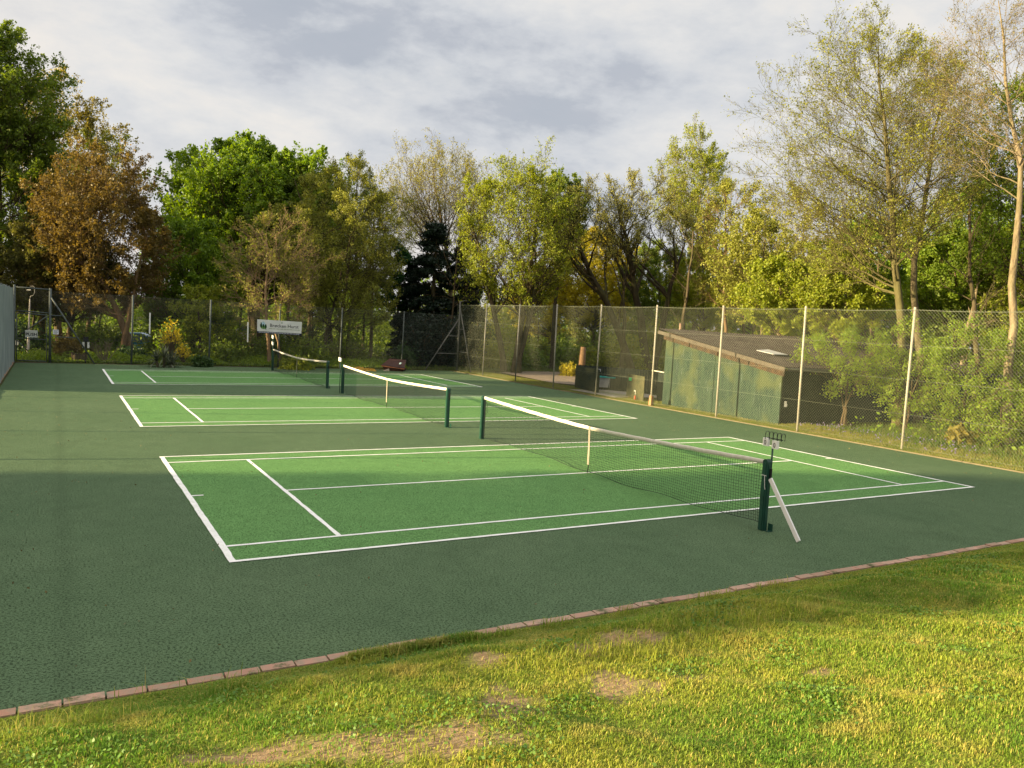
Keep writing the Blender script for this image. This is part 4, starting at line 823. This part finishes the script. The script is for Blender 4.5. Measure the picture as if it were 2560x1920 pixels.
MB().add(V, [[0, 1, 5, 4], [2, 3, 4, 5], [3, 2, 1, 0]]).add(V, [[0, 4, 3], [1, 2, 5]]).build('roof', simple('brown tiles', (.16, .09, .06), .9), o); MB().box((-1.2, -2.52, 1.3), (.5, .03, .5)).build('window', BLACK, o); MB().box((1.4, -2.52, 1.0), (.45, .03, 1.0)).build('door', HDARK, o)

# ------------------------------------------------------------------ foliage colours
LG = leafmat('leaf bright green', (.13, .24, .022), (.24, .34, .04)); LY = leafmat('leaf yellow green', (.20, .27, .028), (.34, .37, .05)); LM = leafmat('leaf mid green', (.11, .18, .024), (.20, .26, .042))
LD = leafmat('leaf dark green', (.03, .065, .018), (.06, .11, .03), .25); LX = leafmat('needle near black', (.008, .020, .011), (.02, .04, .02), .1); LB = leafmat('leaf bronze', (.20, .185, .04), (.33, .29, .07), .5)
LC = leafmat('leaf copper', (.115, .09, .024), (.22, .165, .045), .45); LP = leafmat('bud pale', (.27, .28, .06), (.40, .39, .12), .45); LO = leafmat('leaf gold', (.46, .42, .04), (.58, .52, .07), .5); LK = leafmat('catkin olive', (.20, .23, .035), (.34, .35, .07), .4)
LH = leafmat('hazel leaf', (.15, .25, .028), (.28, .37, .05), .5)
LA = leafmat('bud olive', (.19, .22, .03), (.32, .33, .05), .45)
LG2 = leafmat('leaf olive brown', (.085, .095, .022), (.16, .16, .04), .45)
FY = leafmat('yellow blossom', (.62, .48, .02), (.80, .66, .04), .4)

BARK_K = barkmat('bark near black', (.028, .022, .014), (.06, .048, .03))
# ------------------------------------------------------------------ trees, left to right
tree('maple_tree', 'tall pale green maple cut by the left edge of the photo', 1, -70, 34, (-50, 60), 165, 420, .22, leaf=LM, limbs=38, n2=8, n3=6, n4=4, leaves=3.0, ls=.17, bark=BARK_D)
tree('dark_green_tree', 'dense dark green tree rising behind the corner gate', 2, 20, 35, (10, 240), 165, 760, .20, leaf=LM, limbs=46, n2=8, n3=6, n4=4, leaves=3.6, ls=.17, bark=BARK_D, lo=-.9, slope=.5)
tree('weeping_tree', 'narrow dark weeping tree between the left edge and the tall bronze tree', 3, 105, 37, (110, 370), 55, 600, .14, leaf=LD, limbs=16, n2=6, n3=5, n4=3, leaves=4, ls=.16, droop=.35, trop=.0, bark=BARK_D)
tree('bronze_tree', 'tall airy bronze leaved tree, highest crown left of centre', 4, 140, 42, (150, 195), 125, 560, .20, stems=[(140, 135, .9, 1.), (145, 200, .8, .7)], leaf=LB, limbs=26, n2=7, n3=5, n4=4, leaves=2.3, ls=.17, gap=.3, bark=BARK_B, slope=1.1)
tree('green_tree', 'thin light green tree just right of the tall bronze tree', 41, 215, 43, (255, 310), 75, 560, .13, leaf=LY, limbs=16, n2=6, n3=5, n4=4, leaves=1.8, ls=.15, gap=.35, slope=1.1)
tree('copper_maple', 'copper brown maple with a leaning trunk behind the far fence', 5, 300, 32.5, (250, 395), 150, 790, .17, stems=[(305, 250, .62, 1.), (288, 330, .6, .7)], leaf=LC, limbs=46, n2=8, n3=6, n4=4, leaves=2.6, ls=.14, gap=.15, bark=BARK_R, lo=-.85, slope=.55)
tree('copper_maple', 'lower bronze green maple filling in behind the corner gate', 51, 175, 33.5, (150, 540), 140, 800, .12, leaf=LG2, limbs=40, n2=8, n3=6, n4=4, leaves=3., ls=.14, gap=.2, bark=BARK_D, lo=-.85, slope=.5)
tree('oak_tree', 'broad bright green oak, the big rounded crown left of centre', 6, 640, 45, (645, 358), 222, 760, .40, leaf=LG, limbs=86, n2=9, n3=7, n4=4, leaves=2.7, ls=.23, bark=BARK_D, gap=.1, lo=-.75, slope=.5)
tree('green_tree', 'mid green tree with layered sprays left of the big oak', 7, 480, 38, (475, 540), 120, 860, .14, leaf=LG, limbs=44, n2=8, n3=6, n4=4, leaves=3., ls=.16, bark=BARK_D, lo=-.9, slope=.5, gap=.25)
tree('green_tree', 'low bright sapling spilling over the far fence right of the yellow bush', 8, 505, 33.8, (500, 700), 60, 880, .06, leaf=LY, limbs=16, n2=6, n3=4, n4=3, leaves=3, ls=.12, bark=BARK_D, lo=-.9, slope=.5, gap=.25)
tree('cherry_tree', 'twiggy brown cherry tree directly behind the white banner', 9, 660, 33.4, (685, 520), 130, 830, .085, stems=[(660, 700, .86, 1.), (682, 660, .55, .7)], leaf=LK, limbs=34, n2=7, n3=6, n4=4, leaves=.75, ls=.085, bark=barkmat('bark cherry', (.19, .12, .07), (.34, .24, .15), 9), gap=.2, lo=-.85, slope=.35, trop=.03)
tree('birch_tree', 'olive yellow catkin hung birch overlapping the right side of the big oak', 10, 825, 38, (865, 405), 160, 830, .12, stems=[(822, 790, .9, 1.), (836, 850, .93, .9), (812, 910, .85, .8)], leaf=LK, limbs=60, n2=8, n3=6, n4=4, leaves=2.6, ls=.13, bark=BARK_D, lo=-.9, slope=.6, gap=.2, up=0, asp=.4)
tree('birch_tree', 'slim grey green birch at the right shoulder of the big oak', 11, 925, 41, (935, 460), 50, 780, .09, leaf=LM, limbs=20, n2=6, n3=5, n4=4, leaves=2., ls=.12, bark=BARK_P, lo=-.8, slope=.8, gap=.3)
tree('green_tree', 'rounded mid green crown filling the right shoulder of the big oak', 110, 765, 44, (775, 400), 125, 760, .16, leaf=LM, limbs=46, n2=8, n3=6, n4=4, leaves=2.4, ls=.18, bark=BARK_D, lo=-.7, slope=.6)
tree('holly_tree', 'small deep green tree left of the black conifer', 12, 995, 44, (990, 590), 45, 800, .10, leaf=leafmat('leaf deep green', (.02, .075, .018), (.04, .12, .03), .3), limbs=24, n2=6, n3=5, n4=4, leaves=3., ls=.15, bark=BARK_D, lo=-.9, slope=.5)
tree('pale_tree', 'pale budding tree rising above the black conifer', 13, 1122, 52, (1105, 375), 150, 640, .22, stems=[(1122, 1110, .9, 1.), (1130, 1180, .8, .6)], leaf=LP, limbs=46, n2=8, n3=6, n4=4, leaves=1.3, ls=.12, bark=BARK_B, slope=1.1, gap=.1, lo=-.6, trop=.16)
def conifer(name, label, seed, px, d, top, half, mat, n=9000, ls=.16, b=None, H=None, rx=None, core=True, col_=False):
    rg = RN(seed)
    if b is None: b = base(px, d); H = P(px, top, d)[2] - b[2]; rx = half * d / F
    o = thing(name, b, label, 'tree'); MB().tubes(np.array([[0, 0, -.1], [0, 0, H * .5], [.05, 0, H * .96]]), np.array([[.18, .10, .02]]) * max(H / 7, .5), 9).build('trunk', BARK_D, o)
    nb = int(H * 16); z = H * (.04 + .92 * rg.rand(nb)); az = rg.rand(nb) * 2 * PI; prof = (lambda t: rx * (np.clip(1 - t, 0, 1) ** .75 * .95 + .05)) if not col_ else (lambda t: rx * np.clip(1.08 - t ** 4, .1, 1))
    r = prof(z / H) * (.75 + .35 * rg.rand(nb)); t = np.linspace(0, 1, 6)[None, :, None]
    E_ = np.stack([np.cos(az) * r, np.sin(az) * r, z + (.06 if col_ else -.12) * r], -1); S_ = np.stack([0 * z, 0 * z, z], -1); Pp = S_[:, None] * (1 - t) + E_[:, None] * t; Pp[:, :, 2] += .10 * r[:, None] * np.sin(np.linspace(0, PI, 6))[None]
    MB().tubes(Pp, np.linspace(.03, .008, 6)[None], 4).build('branches', BARK_D, o)
    bi = rg.randint(0, nb, n); f = .25 + .78 * rg.rand(n) ** .6; C = S_[bi] * (1 - f[:, None]) + E_[bi] * f[:, None]; C += rg.randn(n, 3) * np.array([.10, .10, .05]) * max(rx / 1.6, .6); C[:, 2] -= .10 * f * r[bi]
    mb = MB(); cards(mb, C[C[:, 2] > .03], ls * (.6 + .8 * rg.rand((C[:, 2] > .03).sum())), rg, .6, .45); mb.build('crown', mat, o); return o
conifer('conifer_tree', 'near black conifer standing right of the pale tree trunk', 14, 1075, 43, 550, 105, LX, 52000, .15)
conifer('conifer_tree', 'lower black conifer at the right flank of the taller one', 15, 1150, 44, 590, 85, LX, 42000, .14)
conifer('conifer_tree', 'lowest black conifer at the left flank of the taller one', 151, 1020, 44.5, 650, 60, LX, 26000, .14)
tree('ash_tree', 'yellow green many stemmed ash behind the corner of the two fences', 16, 1272, 37, (1300, 405), 140, 780, .17, stems=[(1250, 1225, .8, .9), (1272, 1310, .85, 1.), (1296, 1400, .8, .95)], leaf=LY, limbs=54, n2=8, n3=6, n4=4, leaves=1.7, ls=.125, bark=BARK_D, slope=1.2, lo=-.8, gap=.25)
tree('green_tree', 'small dark green rounded crown between the ash and the oak', 17, 1380, 42, (1400, 432), 75, 620, .14, leaf=LM, limbs=24, n2=7, n3=5, n4=4, leaves=2.5, ls=.16, bark=BARK_D, slope=1., lo=-.7)
tree('oak_tree', 'dark trunked leaning oak with a fine pale twig crown behind the bins', 18, 1568, 39, (1500, 450), 135, 740, .24, stems=[(1572, 1440, .75, 1.), (1545, 1520, .6, .6)], leaf=LP, limbs=30, n2=8, n3=6, n4=3, leaves=1.0, ls=.10, bark=BARK_K, slope=.8, gap=.1, lo=-.35, lw_=1.15, t2=.55, l2=.32, minr=.008)
tree('oak_tree', 'dark forked oak with a domed twiggy crown left of the hut', 19, 1612, 41, (1605, 430), 135, 720, .27, stems=[(1610, 1570, .8, 1.), (1615, 1670, .7, .8)], leaf=LP, limbs=32, n2=8, n3=6, n4=3, leaves=1.0, ls=.10, bark=BARK_K, slope=.9, gap=.1, lo=-.25, lw_=1.15, t2=.55, l2=.32, minr=.008)
tree('golden_tree', 'golden leaved tree lit up behind the two oaks', 20, 1480, 50, (1485, 560), 125, 820, .16, leaf=LO, limbs=44, n2=7, n3=5, n4=4, leaves=2.6, ls=.19, bark=BARK_B, lo=-.9, slope=.5)
tree('golden_tree', 'smaller golden tree low behind the ash stems', 21, 1370, 56, (1360, 660), 80, 840, .14, leaf=LO, limbs=22, n2=7, n3=5, n4=3, leaves=3, ls=.19, bark=BARK_B, lo=-.9, slope=.5)
tree('poplar_tree', 'tall slender light leaved tree with a pale trunk above the hut', 22, 1722, 46, (1742, 335), 88, 640, .14, leaf=LY, limbs=34, n2=8, n3=6, n4=4, leaves=1.7, ls=.13, bark=BARK_P, slope=.9, gap=.2)
tree('scots_pine', 'russet trunked tree with a loose olive crown above the hut', 23, 1806, 38, (1830, 425), 95, 760, .11, leaf=LK, limbs=28, n2=7, n3=5, n4=4, leaves=1.5, ls=.12, bark=BARK_R, slope=.7, gap=.25, lo=-.8)
tree('alder_tree', 'great bare branched tree, tallest on the right, its left trunk', 24, 2243, 21.5, (2205, 40), 250, 700, .135, leaf=LA, limbs=56, n2=9, n3=8, n4=5, leaves=.6, ls=.075, bark=barkmat('bark olive', (.07, .06, .028), (.13, .115, .055), 8), slope=.45, gap=0, lo=-.8, trop=.07, minr=.0032, lw_=.55, l2=.46, ang=.62)
tree('alder_tree', 'bare branched tree close behind the tallest one, to its right', 25, 2292, 24, (2330, 110), 170, 640, .13, leaf=LA, limbs=36, n2=8, n3=7, n4=5, leaves=.6, ls=.08, bark=barkmat('bark grey olive', (.08, .065, .04), (.15, .125, .08), 8), slope=.6, gap=0, lo=-.6, trop=.09, minr=.0035, lw_=.55)
tree('birch_tree', 'sunlit pale barked birch near the right edge with reaching bare branches', 26, 2508, 18.6, (2525, -60), 190, 420, .115, stems=[(2508, 2526, .95, 1.)], leaf=LB, limbs=26, n2=8, n3=6, n4=5, leaves=.3, ls=.06, bark=BARK_P, slope=.5, gap=0, lo=-.85, trop=.07, minr=.0030, lw_=.5)
tree('maple_tree', 'leafy green tree against the right edge behind the birch', 27, 2610, 24, (2590, 200), 120, 700, .14, leaf=LH, limbs=30, n2=7, n3=5, n4=4, leaves=2.2, ls=.13, bark=BARK_D, lo=-.8)
for k, (px, d, tp, half, cb, mt, bk, lv, lb) in enumerate(((1900, 33, 530, 110, 800, LK, BARK_B, 1.6, 'olive budding tree directly above the hut roof'), (2010, 36, 470, 120, 760, LP, BARK_B, .7, 'pale twiggy tree left of the tallest bare tree'), (1960, 29, 640, 100, 830, LY, BARK_B, 2.2, 'low yellow green tree just behind the hut'), (2110, 27, 620, 100, 850, LY, BARK_B, 2.2, 'yellow green tree below the tallest bare tree, left of its trunk'), (2190, 34, 540, 110, 760, LG, BARK_D, 2.2, 'bright green tree behind the trunk of the tallest bare tree'), (2380, 28, 560, 100, 800, LH, BARK_B, 2.4, 'leafy tree between the tallest bare tree and the birch'), (2440, 33, 430, 100, 720, LG, BARK_D, 2., 'high green tree behind and left of the birch'), (2580, 27, 560, 100, 860, LY, BARK_P, 2.2, 'yellow green tree at the right edge below the birch crown'), (1760, 42, 620, 90, 820, LY, BARK_D, 2.2, 'low yellow green tree at the left end of the hut'), (1650, 47, 600, 80, 830, LM, BARK_D, 2.4, 'mid green tree between the oaks and the slender tall tree'))):
    tree('woodland_tree', lb, 60 + k, px, d, (px, tp), half, cb, .09, leaf=mt, limbs=26, n2=7, n3=5, n4=4, leaves=lv * 1.4, ls=.095 + .0012 * d, bark=bk, lo=-.9, slope=.6, gap=.2)
# hazel thickets against the long fence
for k, (px, d, tp, half, n, ls, lb) in enumerate(((2000, 22.5, 900, 70, 1500, .085, 'small hazel spray before the dark end of the hut'), (2110, 21.5, 830, 125, 4600, .08, 'bright hazel bush hiding the right end of the hut'), (2260, 20.6, 800, 90, 3000, .08, 'thin hazel bush at the foot of the tallest bare tree'), (2400, 19.5, 790, 120, 5600, .08, 'hazel thicket between the bare tree and the birch'), (2500, 17.8, 960, 70, 1600, .08, 'low leafy bush at the foot of the birch'), (2590, 19, 780, 95, 5000, .08, 'hazel bush cut by the right edge'))):
    b = base(px, d); H = P(px, tp, d)[2]; put_tree(tree_mesh(90 + k, H, .035, (0, 0), H * (.35 if k < 2 else .1), half * d / F, limbs=20, n2=6, n3=4, n4=3, leaves=n / 1440., ls=ls, stems=[((0, 0), (.3, .2), .8, 1), ((.1, 0), (-.5, .3), .7, .8), ((0, .1), (.1, -.5), .75, .8)], slope=.4, lo=-.9, bark=BARK_B, leaf=LH, gap=.3), 'hazel_bush', b, lb, 'bush', 'hazel bushes behind the long fence')
# garden shrubs behind the far fence
def gshrub(px, d, tp, half, mat, lb, seed, n=2600, ls=.09, nm_='shrub'): return shrub(nm_, lb, seed, px, d, tp, half, mat, n, ls, cat='shrub')
shrub('broom_bush', 'yellow flowering broom bush, upper and larger clump', 1, 428, 31.5, 800, 30, FY, 900, .10, zlo=.45); shrub('broom_bush', 'small yellow flowering broom low beside the yucca', 2, 458, 31, 855, 20, FY, 420, .09, zlo=.3)
gshrub(425, 32.5, 790, 44, LG, 'green shrub standing behind the yellow broom', 3, 1500)
b = base(262, 29.6); o = thing('bare_shrub', b, 'bare fan of pale twigs at the far fence right of the stump', 'shrub'); rg = RN(3); az = (rg.rand(22) - .5) * 2.2; e_ = .75 + .1 * rg.rand(22)
S_ = rg.randn(22, 3) * .04; S_[:, 2] = -.03; D_ = np.stack([np.sin(az) * .75, rg.randn(22) * .25, np.cos(az * .6)], -1); D_ /= np.linalg.norm(D_, axis=1, keepdims=True); Pp = grow(rg, S_, D_, 1.0 * e_, 7, .07, .02); mb = MB().tubes(Pp, np.linspace(.013, .005, 7)[None], 5)
S2, D2, L2, R2 = kids(rg, Pp, np.full((22, 7), .006), np.full(22, .9), 4, .3, .5, .4); mb.tubes(grow(rg, S2, D2, L2, 4, .1, .05), .004, 3); mb.build('twigs', BARK_P, o)
for k, (px, d, tp, half, mt, lb) in enumerate(((290, 36, 815, 36, LM, 'dark green shrub hiding the left end of the blue car'), (392, 37, 812, 42, LM, 'dark green shrub hiding the right end of the blue car'), (575, 38, 815, 34, LM, 'green shrub hiding the left end of the silver car'), (690, 38, 820, 40, LM, 'green shrub hiding the right end of the silver car'), (165, 30, 838, 36, LC, 'russet low shrub beside the gate notice'), (235, 33, 800, 60, LM, 'green shrub between the stump and the leaning trunk'), (330, 32, 866, 45, LD, 'dark shrub around the second post of the far fence'), (560, 33, 850, 70, LM, 'green shrub between the yellow broom and the banner'), (505, 30.6, 892, 26, LD, 'glossy dark low shrub right of the yucca'), (600, 36, 800, 60, LM, 'tall green shrub behind the right white stick'), (770, 35, 840, 80, LM, 'green shrub right of the banner'), (740, 32, 890, 45, LY, 'yellow green low plants seen through the farthest net'), (870, 38, 820, 70, LM, 'green shrub behind the scorer of the middle net'), (1010, 37, 860, 35, LD, 'dark shrub left of the corner braces'), (760, 42, 780, 90, LD, 'dark shrub deep in the garden behind the birch'), (60, 31.5, 800, 60, LD, 'dark shrub behind the corner gate'), (-20, 33, 780, 60, LD, 'dark shrub at the left edge behind the windbreak'))):
    gshrub(px, d, tp, half, mt, lb, 20 + k, 2400, .11)
# dark clipped hedge behind the corner, bushes by the track
for k, (px, d, tp, half, mt, n, lb) in enumerate(((1050, 38, 775, 45, LX, 3600, 'black green hedge left of the corner post'), (1105, 38.6, 765, 45, LX, 3600, 'black green hedge directly behind the corner post braces'), (1165, 39.5, 770, 40, LX, 3000, 'black green hedge right of the corner post'), (1205, 42, 800, 40, LD, 2500, 'dark bush behind the ash stems'), (1340, 47, 840, 60, LY, 3200, 'sunlit rounded bush beside the track'), (1415, 46, 850, 60, LG, 3200, 'green bush behind the sawn trunk by the track'), (1425, 37, 905, 30, LO, 1200, 'low golden bracken patch at the end of the bin store'), (1500, 45, 820, 70, LM, 3000, 'mid green bush above the bin store'), (1590, 48, 800, 80, LG, 3600, 'green bush behind the oak trunks left of the hut'), (1260, 52, 800, 70, LY, 3000, 'yellow green bush across the track behind the ash'), (1225, 40, 850, 45, LY, 3600, 'fresh green bush at the foot of the ash stems'), (1320, 43, 865, 45, LG, 3600, 'fresh green bush at the far side of the track'), (1475, 41, 870, 40, LY, 3200, 'light green bush between the sawn trunk and the bins'), (1560, 41, 830, 60, LY, 4200, 'light green bush around the oak trunks'), (1640, 44, 790, 60, LY, 4200, 'light green bush against the left end of the hut'), (2400, 18.3, 1065, 40, LB, 700, 'russet bramble patch at the base of the long fence'), (2180, 20, 1085, 50, LM, 1100, 'low bramble patch near the second last fence post'))):
    shrub('hedge_bush' if mt is LX else 'bush', lb, 50 + k, px, d, tp, half, mt, n, .085 + .0012 * d, cat='hedge' if mt is LX else 'bush')
b = base(1452, 35.5); o = thing('sawn_trunk', b, 'thick sawn orange brown trunk left standing beside the track', 'tree trunk'); H = P(1460, 868, 35.5)[2]; MB().tubes(np.array([[0, 0, -.1], [.01, 0, H * .5], [.03, 0, H]]), np.array([[.20, .16, .13]]), 12, True).build('trunk', simple('stripped trunk', (.20, .12, .06), .85, .3, 5), o, True)
# slim understory trunks
rg = RN(77)
TR_ = [(1118, 40), (1175, 47), (1345, 50), (1535, 44), (1590, 50), (1700, 36), (1860, 40), (1935, 33), (2045, 30), (2165, 29), (2385, 27), (2430, 22), (556, 42), (590, 40), (720, 43), (780, 44), (868, 43), (905, 46), (395, 44), (245, 40), (75, 36), (110, 38)]
for k, (px, d) in enumerate(TR_):
    b = base(px, d); H = 5 + 3 * rg.rand(); t = np.linspace(0, 1, 8)[:, None]; lean = rg.randn(3) * [.5, .5, 0]; p = t * np.array([0, 0, H]) + lean * t ** 1.5 + rg.randn(8, 3) * .04; p[0] = (0, 0, -.1)
    o = thing('slim_trunk', b, 'slim bare trunk among the woodland undergrowth', 'tree trunk', 'slim trunks in the undergrowth'); r_ = (.05 + .06 * rg.rand()) * np.linspace(1, .3, 8)[None]
    bk = BARK_D if px < 1100 else [BARK_B, BARK_P, BARK_D][k % 3]; MB().tubes(p, r_, 8).build('trunk', bk, o, True)
    S2, D2, L2, R2 = kids(rg, p[None], r_, np.array([H]), 14, .35, .8, .22); P2 = grow(rg, S2, D2, L2, 5, .12, .06); S3, D3, L3, R3 = kids(rg, P2, np.full((14, 5), .01), L2, 5, .3, .6, .45)
    MB().tubes(P2, np.linspace(.018, .006, 5)[None], 4).tubes(grow(rg, S3, D3, L3, 4, .14, .05), .005, 3).build('branches', bk, o)
# far wood closing the view
protos = []
for k, (mt, H, rx, lv) in enumerate(((LM, 9, 3.6, 2.6), (LY, 8.5, 3.4, 2.2), (LK, 10, 3.6, 1.4), (LG, 8, 3.8, 2.6))):
    protos.append((tree_mesh(120 + k, H, .16, (0, 0), 1.0, rx, limbs=28, n2=7, n3=5, n4=3, leaves=lv, ls=.26, bark=BARK_D, leaf=mt, lo=-.95, slope=.45, gap=.15), H))
rg = RN(9); kinds = {}
for k in range(46):
    px = -240 + k * 68 + rg.randn() * 14; d = 58 + 12 * rg.rand() if k % 2 else 70 + 14 * rg.rand(); j = (k * 7 + 3) % 4 if px > 900 else (0, 3)[k % 2]
    want = 690 + 30 * rg.randn() if px < 1750 else 620 + 30 * rg.randn()
    if px < 420: want = 740
    if 930 < px < 1060: want = 760
    b = base(px, d); H = P(px, want, d)[2] - b[2]; s = H / protos[j][1]; lb = ('mid green tree in the far wood', 'yellow green tree in the far wood', 'olive budding tree in the far wood', 'bright green tree in the far wood')[j]
    if j not in kinds: o = put_tree(protos[j][0], 'far_tree', b, lb, 'tree', 'trees of the far wood'); kinds[j] = o; o.scale = (max(s, .75), max(s, .75), s)
    else: copy_tree(kinds[j], b, rg.rand() * 6.28, (max(s, .75) * 1.05, max(s, .75), s), lb)
# undergrowth and ground cover
rl = RN(44); n = 420; x = np.concatenate([-2.5 + rl.rand(n) ** 2 * 9, 14.4 - rl.rand(n) ** 2 * 4, rl.rand(n) * 16 - 2.4]); y = np.concatenate([rl.rand(n) * 27 - 2.2, rl.rand(n) * 27 - 2.2, 25.4 - rl.rand(n) ** 2 * 3]); mb = MB(); cards(mb, np.stack([x, y, 0 * x + .014], -1), .012 + .016 * rl.rand(3 * n), rl, -3., .7); tag(mb.build('leaf_litter', leafmat('fallen leaf bits', (.12, .09, .04), (.26, .22, .10), .2)), kind='stuff')
mb = MB(); cards(mb, WC, .016 + .010 * RN(1).rand(len(WC)), RN(2), 1.2, .8); tag(mb.build('lawn_weeds', leafmat('clover leaf', (.09, .20, .03), (.17, .28, .05), .3)), kind='stuff')
rg = RN(21); n = 130000; x = rg.rand(n) * 75 - 15; y = 27 + rg.rand(n) * 45; C = np.stack([x, y, gz(x, y) + rg.rand(n) ** 1.7 * (.35 + .075 * (y - 26)) * (.6 + .5 * np.sin(x * .7) * np.sin(y * .5))], -1)
trk = ((x > 15) & (x < 30) & (y < 32)) | ((y > 26.8) & (y < 31.5) & (x > 8.5) & (x < 14)); C = C[~trk & (C[:, 2] > gz(x, y) + .01)]
mb = MB(); cards(mb, C, .17 * (.6 + .8 * rg.rand(len(C))), rg, .5); tag(mb.build('undergrowth', LM), kind='stuff')
n = 26000; x = 15.9 + rg.rand(n) * 30; y = -6 + rg.rand(n) * 45; ok = ~((x < 21.8) & (y > 6.5) & (y < 27)) & ~((x < 30) & (y > 17) & (y < 29)); x, y = x[ok], y[ok]
C = np.stack([x, y, gz(x, y) + .03 + rg.rand(len(x)) ** 1.8 * (.22 + .06 * (x - 15.5))], -1); mb = MB(); cards(mb, C, .11 * (.6 + .8 * rg.rand(len(C))), rg, .5); tag(mb.build('undergrowth', LG), kind='stuff')
n = 30000; x = -2.9 + rg.rand(n) * 15.5; y = 25.72 + rg.rand(n) ** 1.3 * 2.6; lump = .5 + .5 * np.sin(x * 2.3) * np.sin(x * 5.1 + y * 2); C = np.stack([x, y, gz(x, y) + .02 + rg.rand(n) * (.10 + .28 * lump) * np.clip((y - 25.6), .25, 1)], -1)
mb = MB(); cards(mb, C, .085 * (.6 + .8 * rg.rand(n)), rg, .5); tag(mb.build('ground_cover', LH), kind='stuff')
n = 260; C = np.stack([15.0 + rg.rand(n) * 1.2, 2 + rg.rand(n) * 4.5, .05 + rg.rand(n) * .18], -1); mb = MB(); cards(mb, C, .05, rg); tag(mb.build('bluebells', leafmat('bluebell', (.20, .16, .34), (.30, .26, .44), .3)), kind='stuff')
# ------------------------------------------------------------------ trees west of the courts (out of frame) that shade the courts in the evening
def west(k, x, s, H, rx, label): y = (s - .2 * x) / .98; conifer('cypress_tree', label, 200 + k, 0, 0, 0, 0, LD, 24000, .40, b=np.array([x, y, 0.]), H=H, rx=rx, col_=True)
for k, (x, s, H, rx) in enumerate(((-24, -1.72, 9.4, 1.3), (-24, .4, 9.8, 1.2), (-24, 1.9, 9.2, 1.2), (-24, 3.1, 8.6, 1.1))): west(k, x, s, H, rx, ('southernmost cypress of the row west of the courts', 'second cypress of the row west of the courts', 'third cypress of the row west of the courts', 'fourth cypress of the row west of the courts')[k])
for k, s in enumerate((-.7, .9, 2.4)): west(k + 30, -27, s, 9.6, 1.3, ('southern cypress of the back row west of the courts', 'middle cypress of the back row west of the courts', 'northern cypress of the back row west of the courts')[k])
for k, (s, r) in enumerate(((30.5, 2.1), (36.5, 2.3), (43, 2.6), (51, 2.8), (60, 3.))): west(k + 20, -26, s, 11.5, r, ('nearest cypress of the far western group', 'second cypress of the far western group', 'middle cypress of the far western group', 'fourth cypress of the far western group', 'farthest cypress of the far western group')[k])
for k, (x, s, H, rx) in enumerate(((-24, 17.5, 12., 1.5), (-24, 19.7, 12.4, 1.5), (-24, 21.9, 11., 1.4), (-24, 24.0, 8., 1.4), (-24, 26.2, 8.6, 1.4))): west(k + 8, x, s, H, rx, ('first cypress of the northern row west of the courts', 'second cypress of the northern row west of the courts', 'third cypress of the northern row west of the courts', 'fourth cypress of the northern row west of the courts', 'northernmost cypress west of the courts')[k])
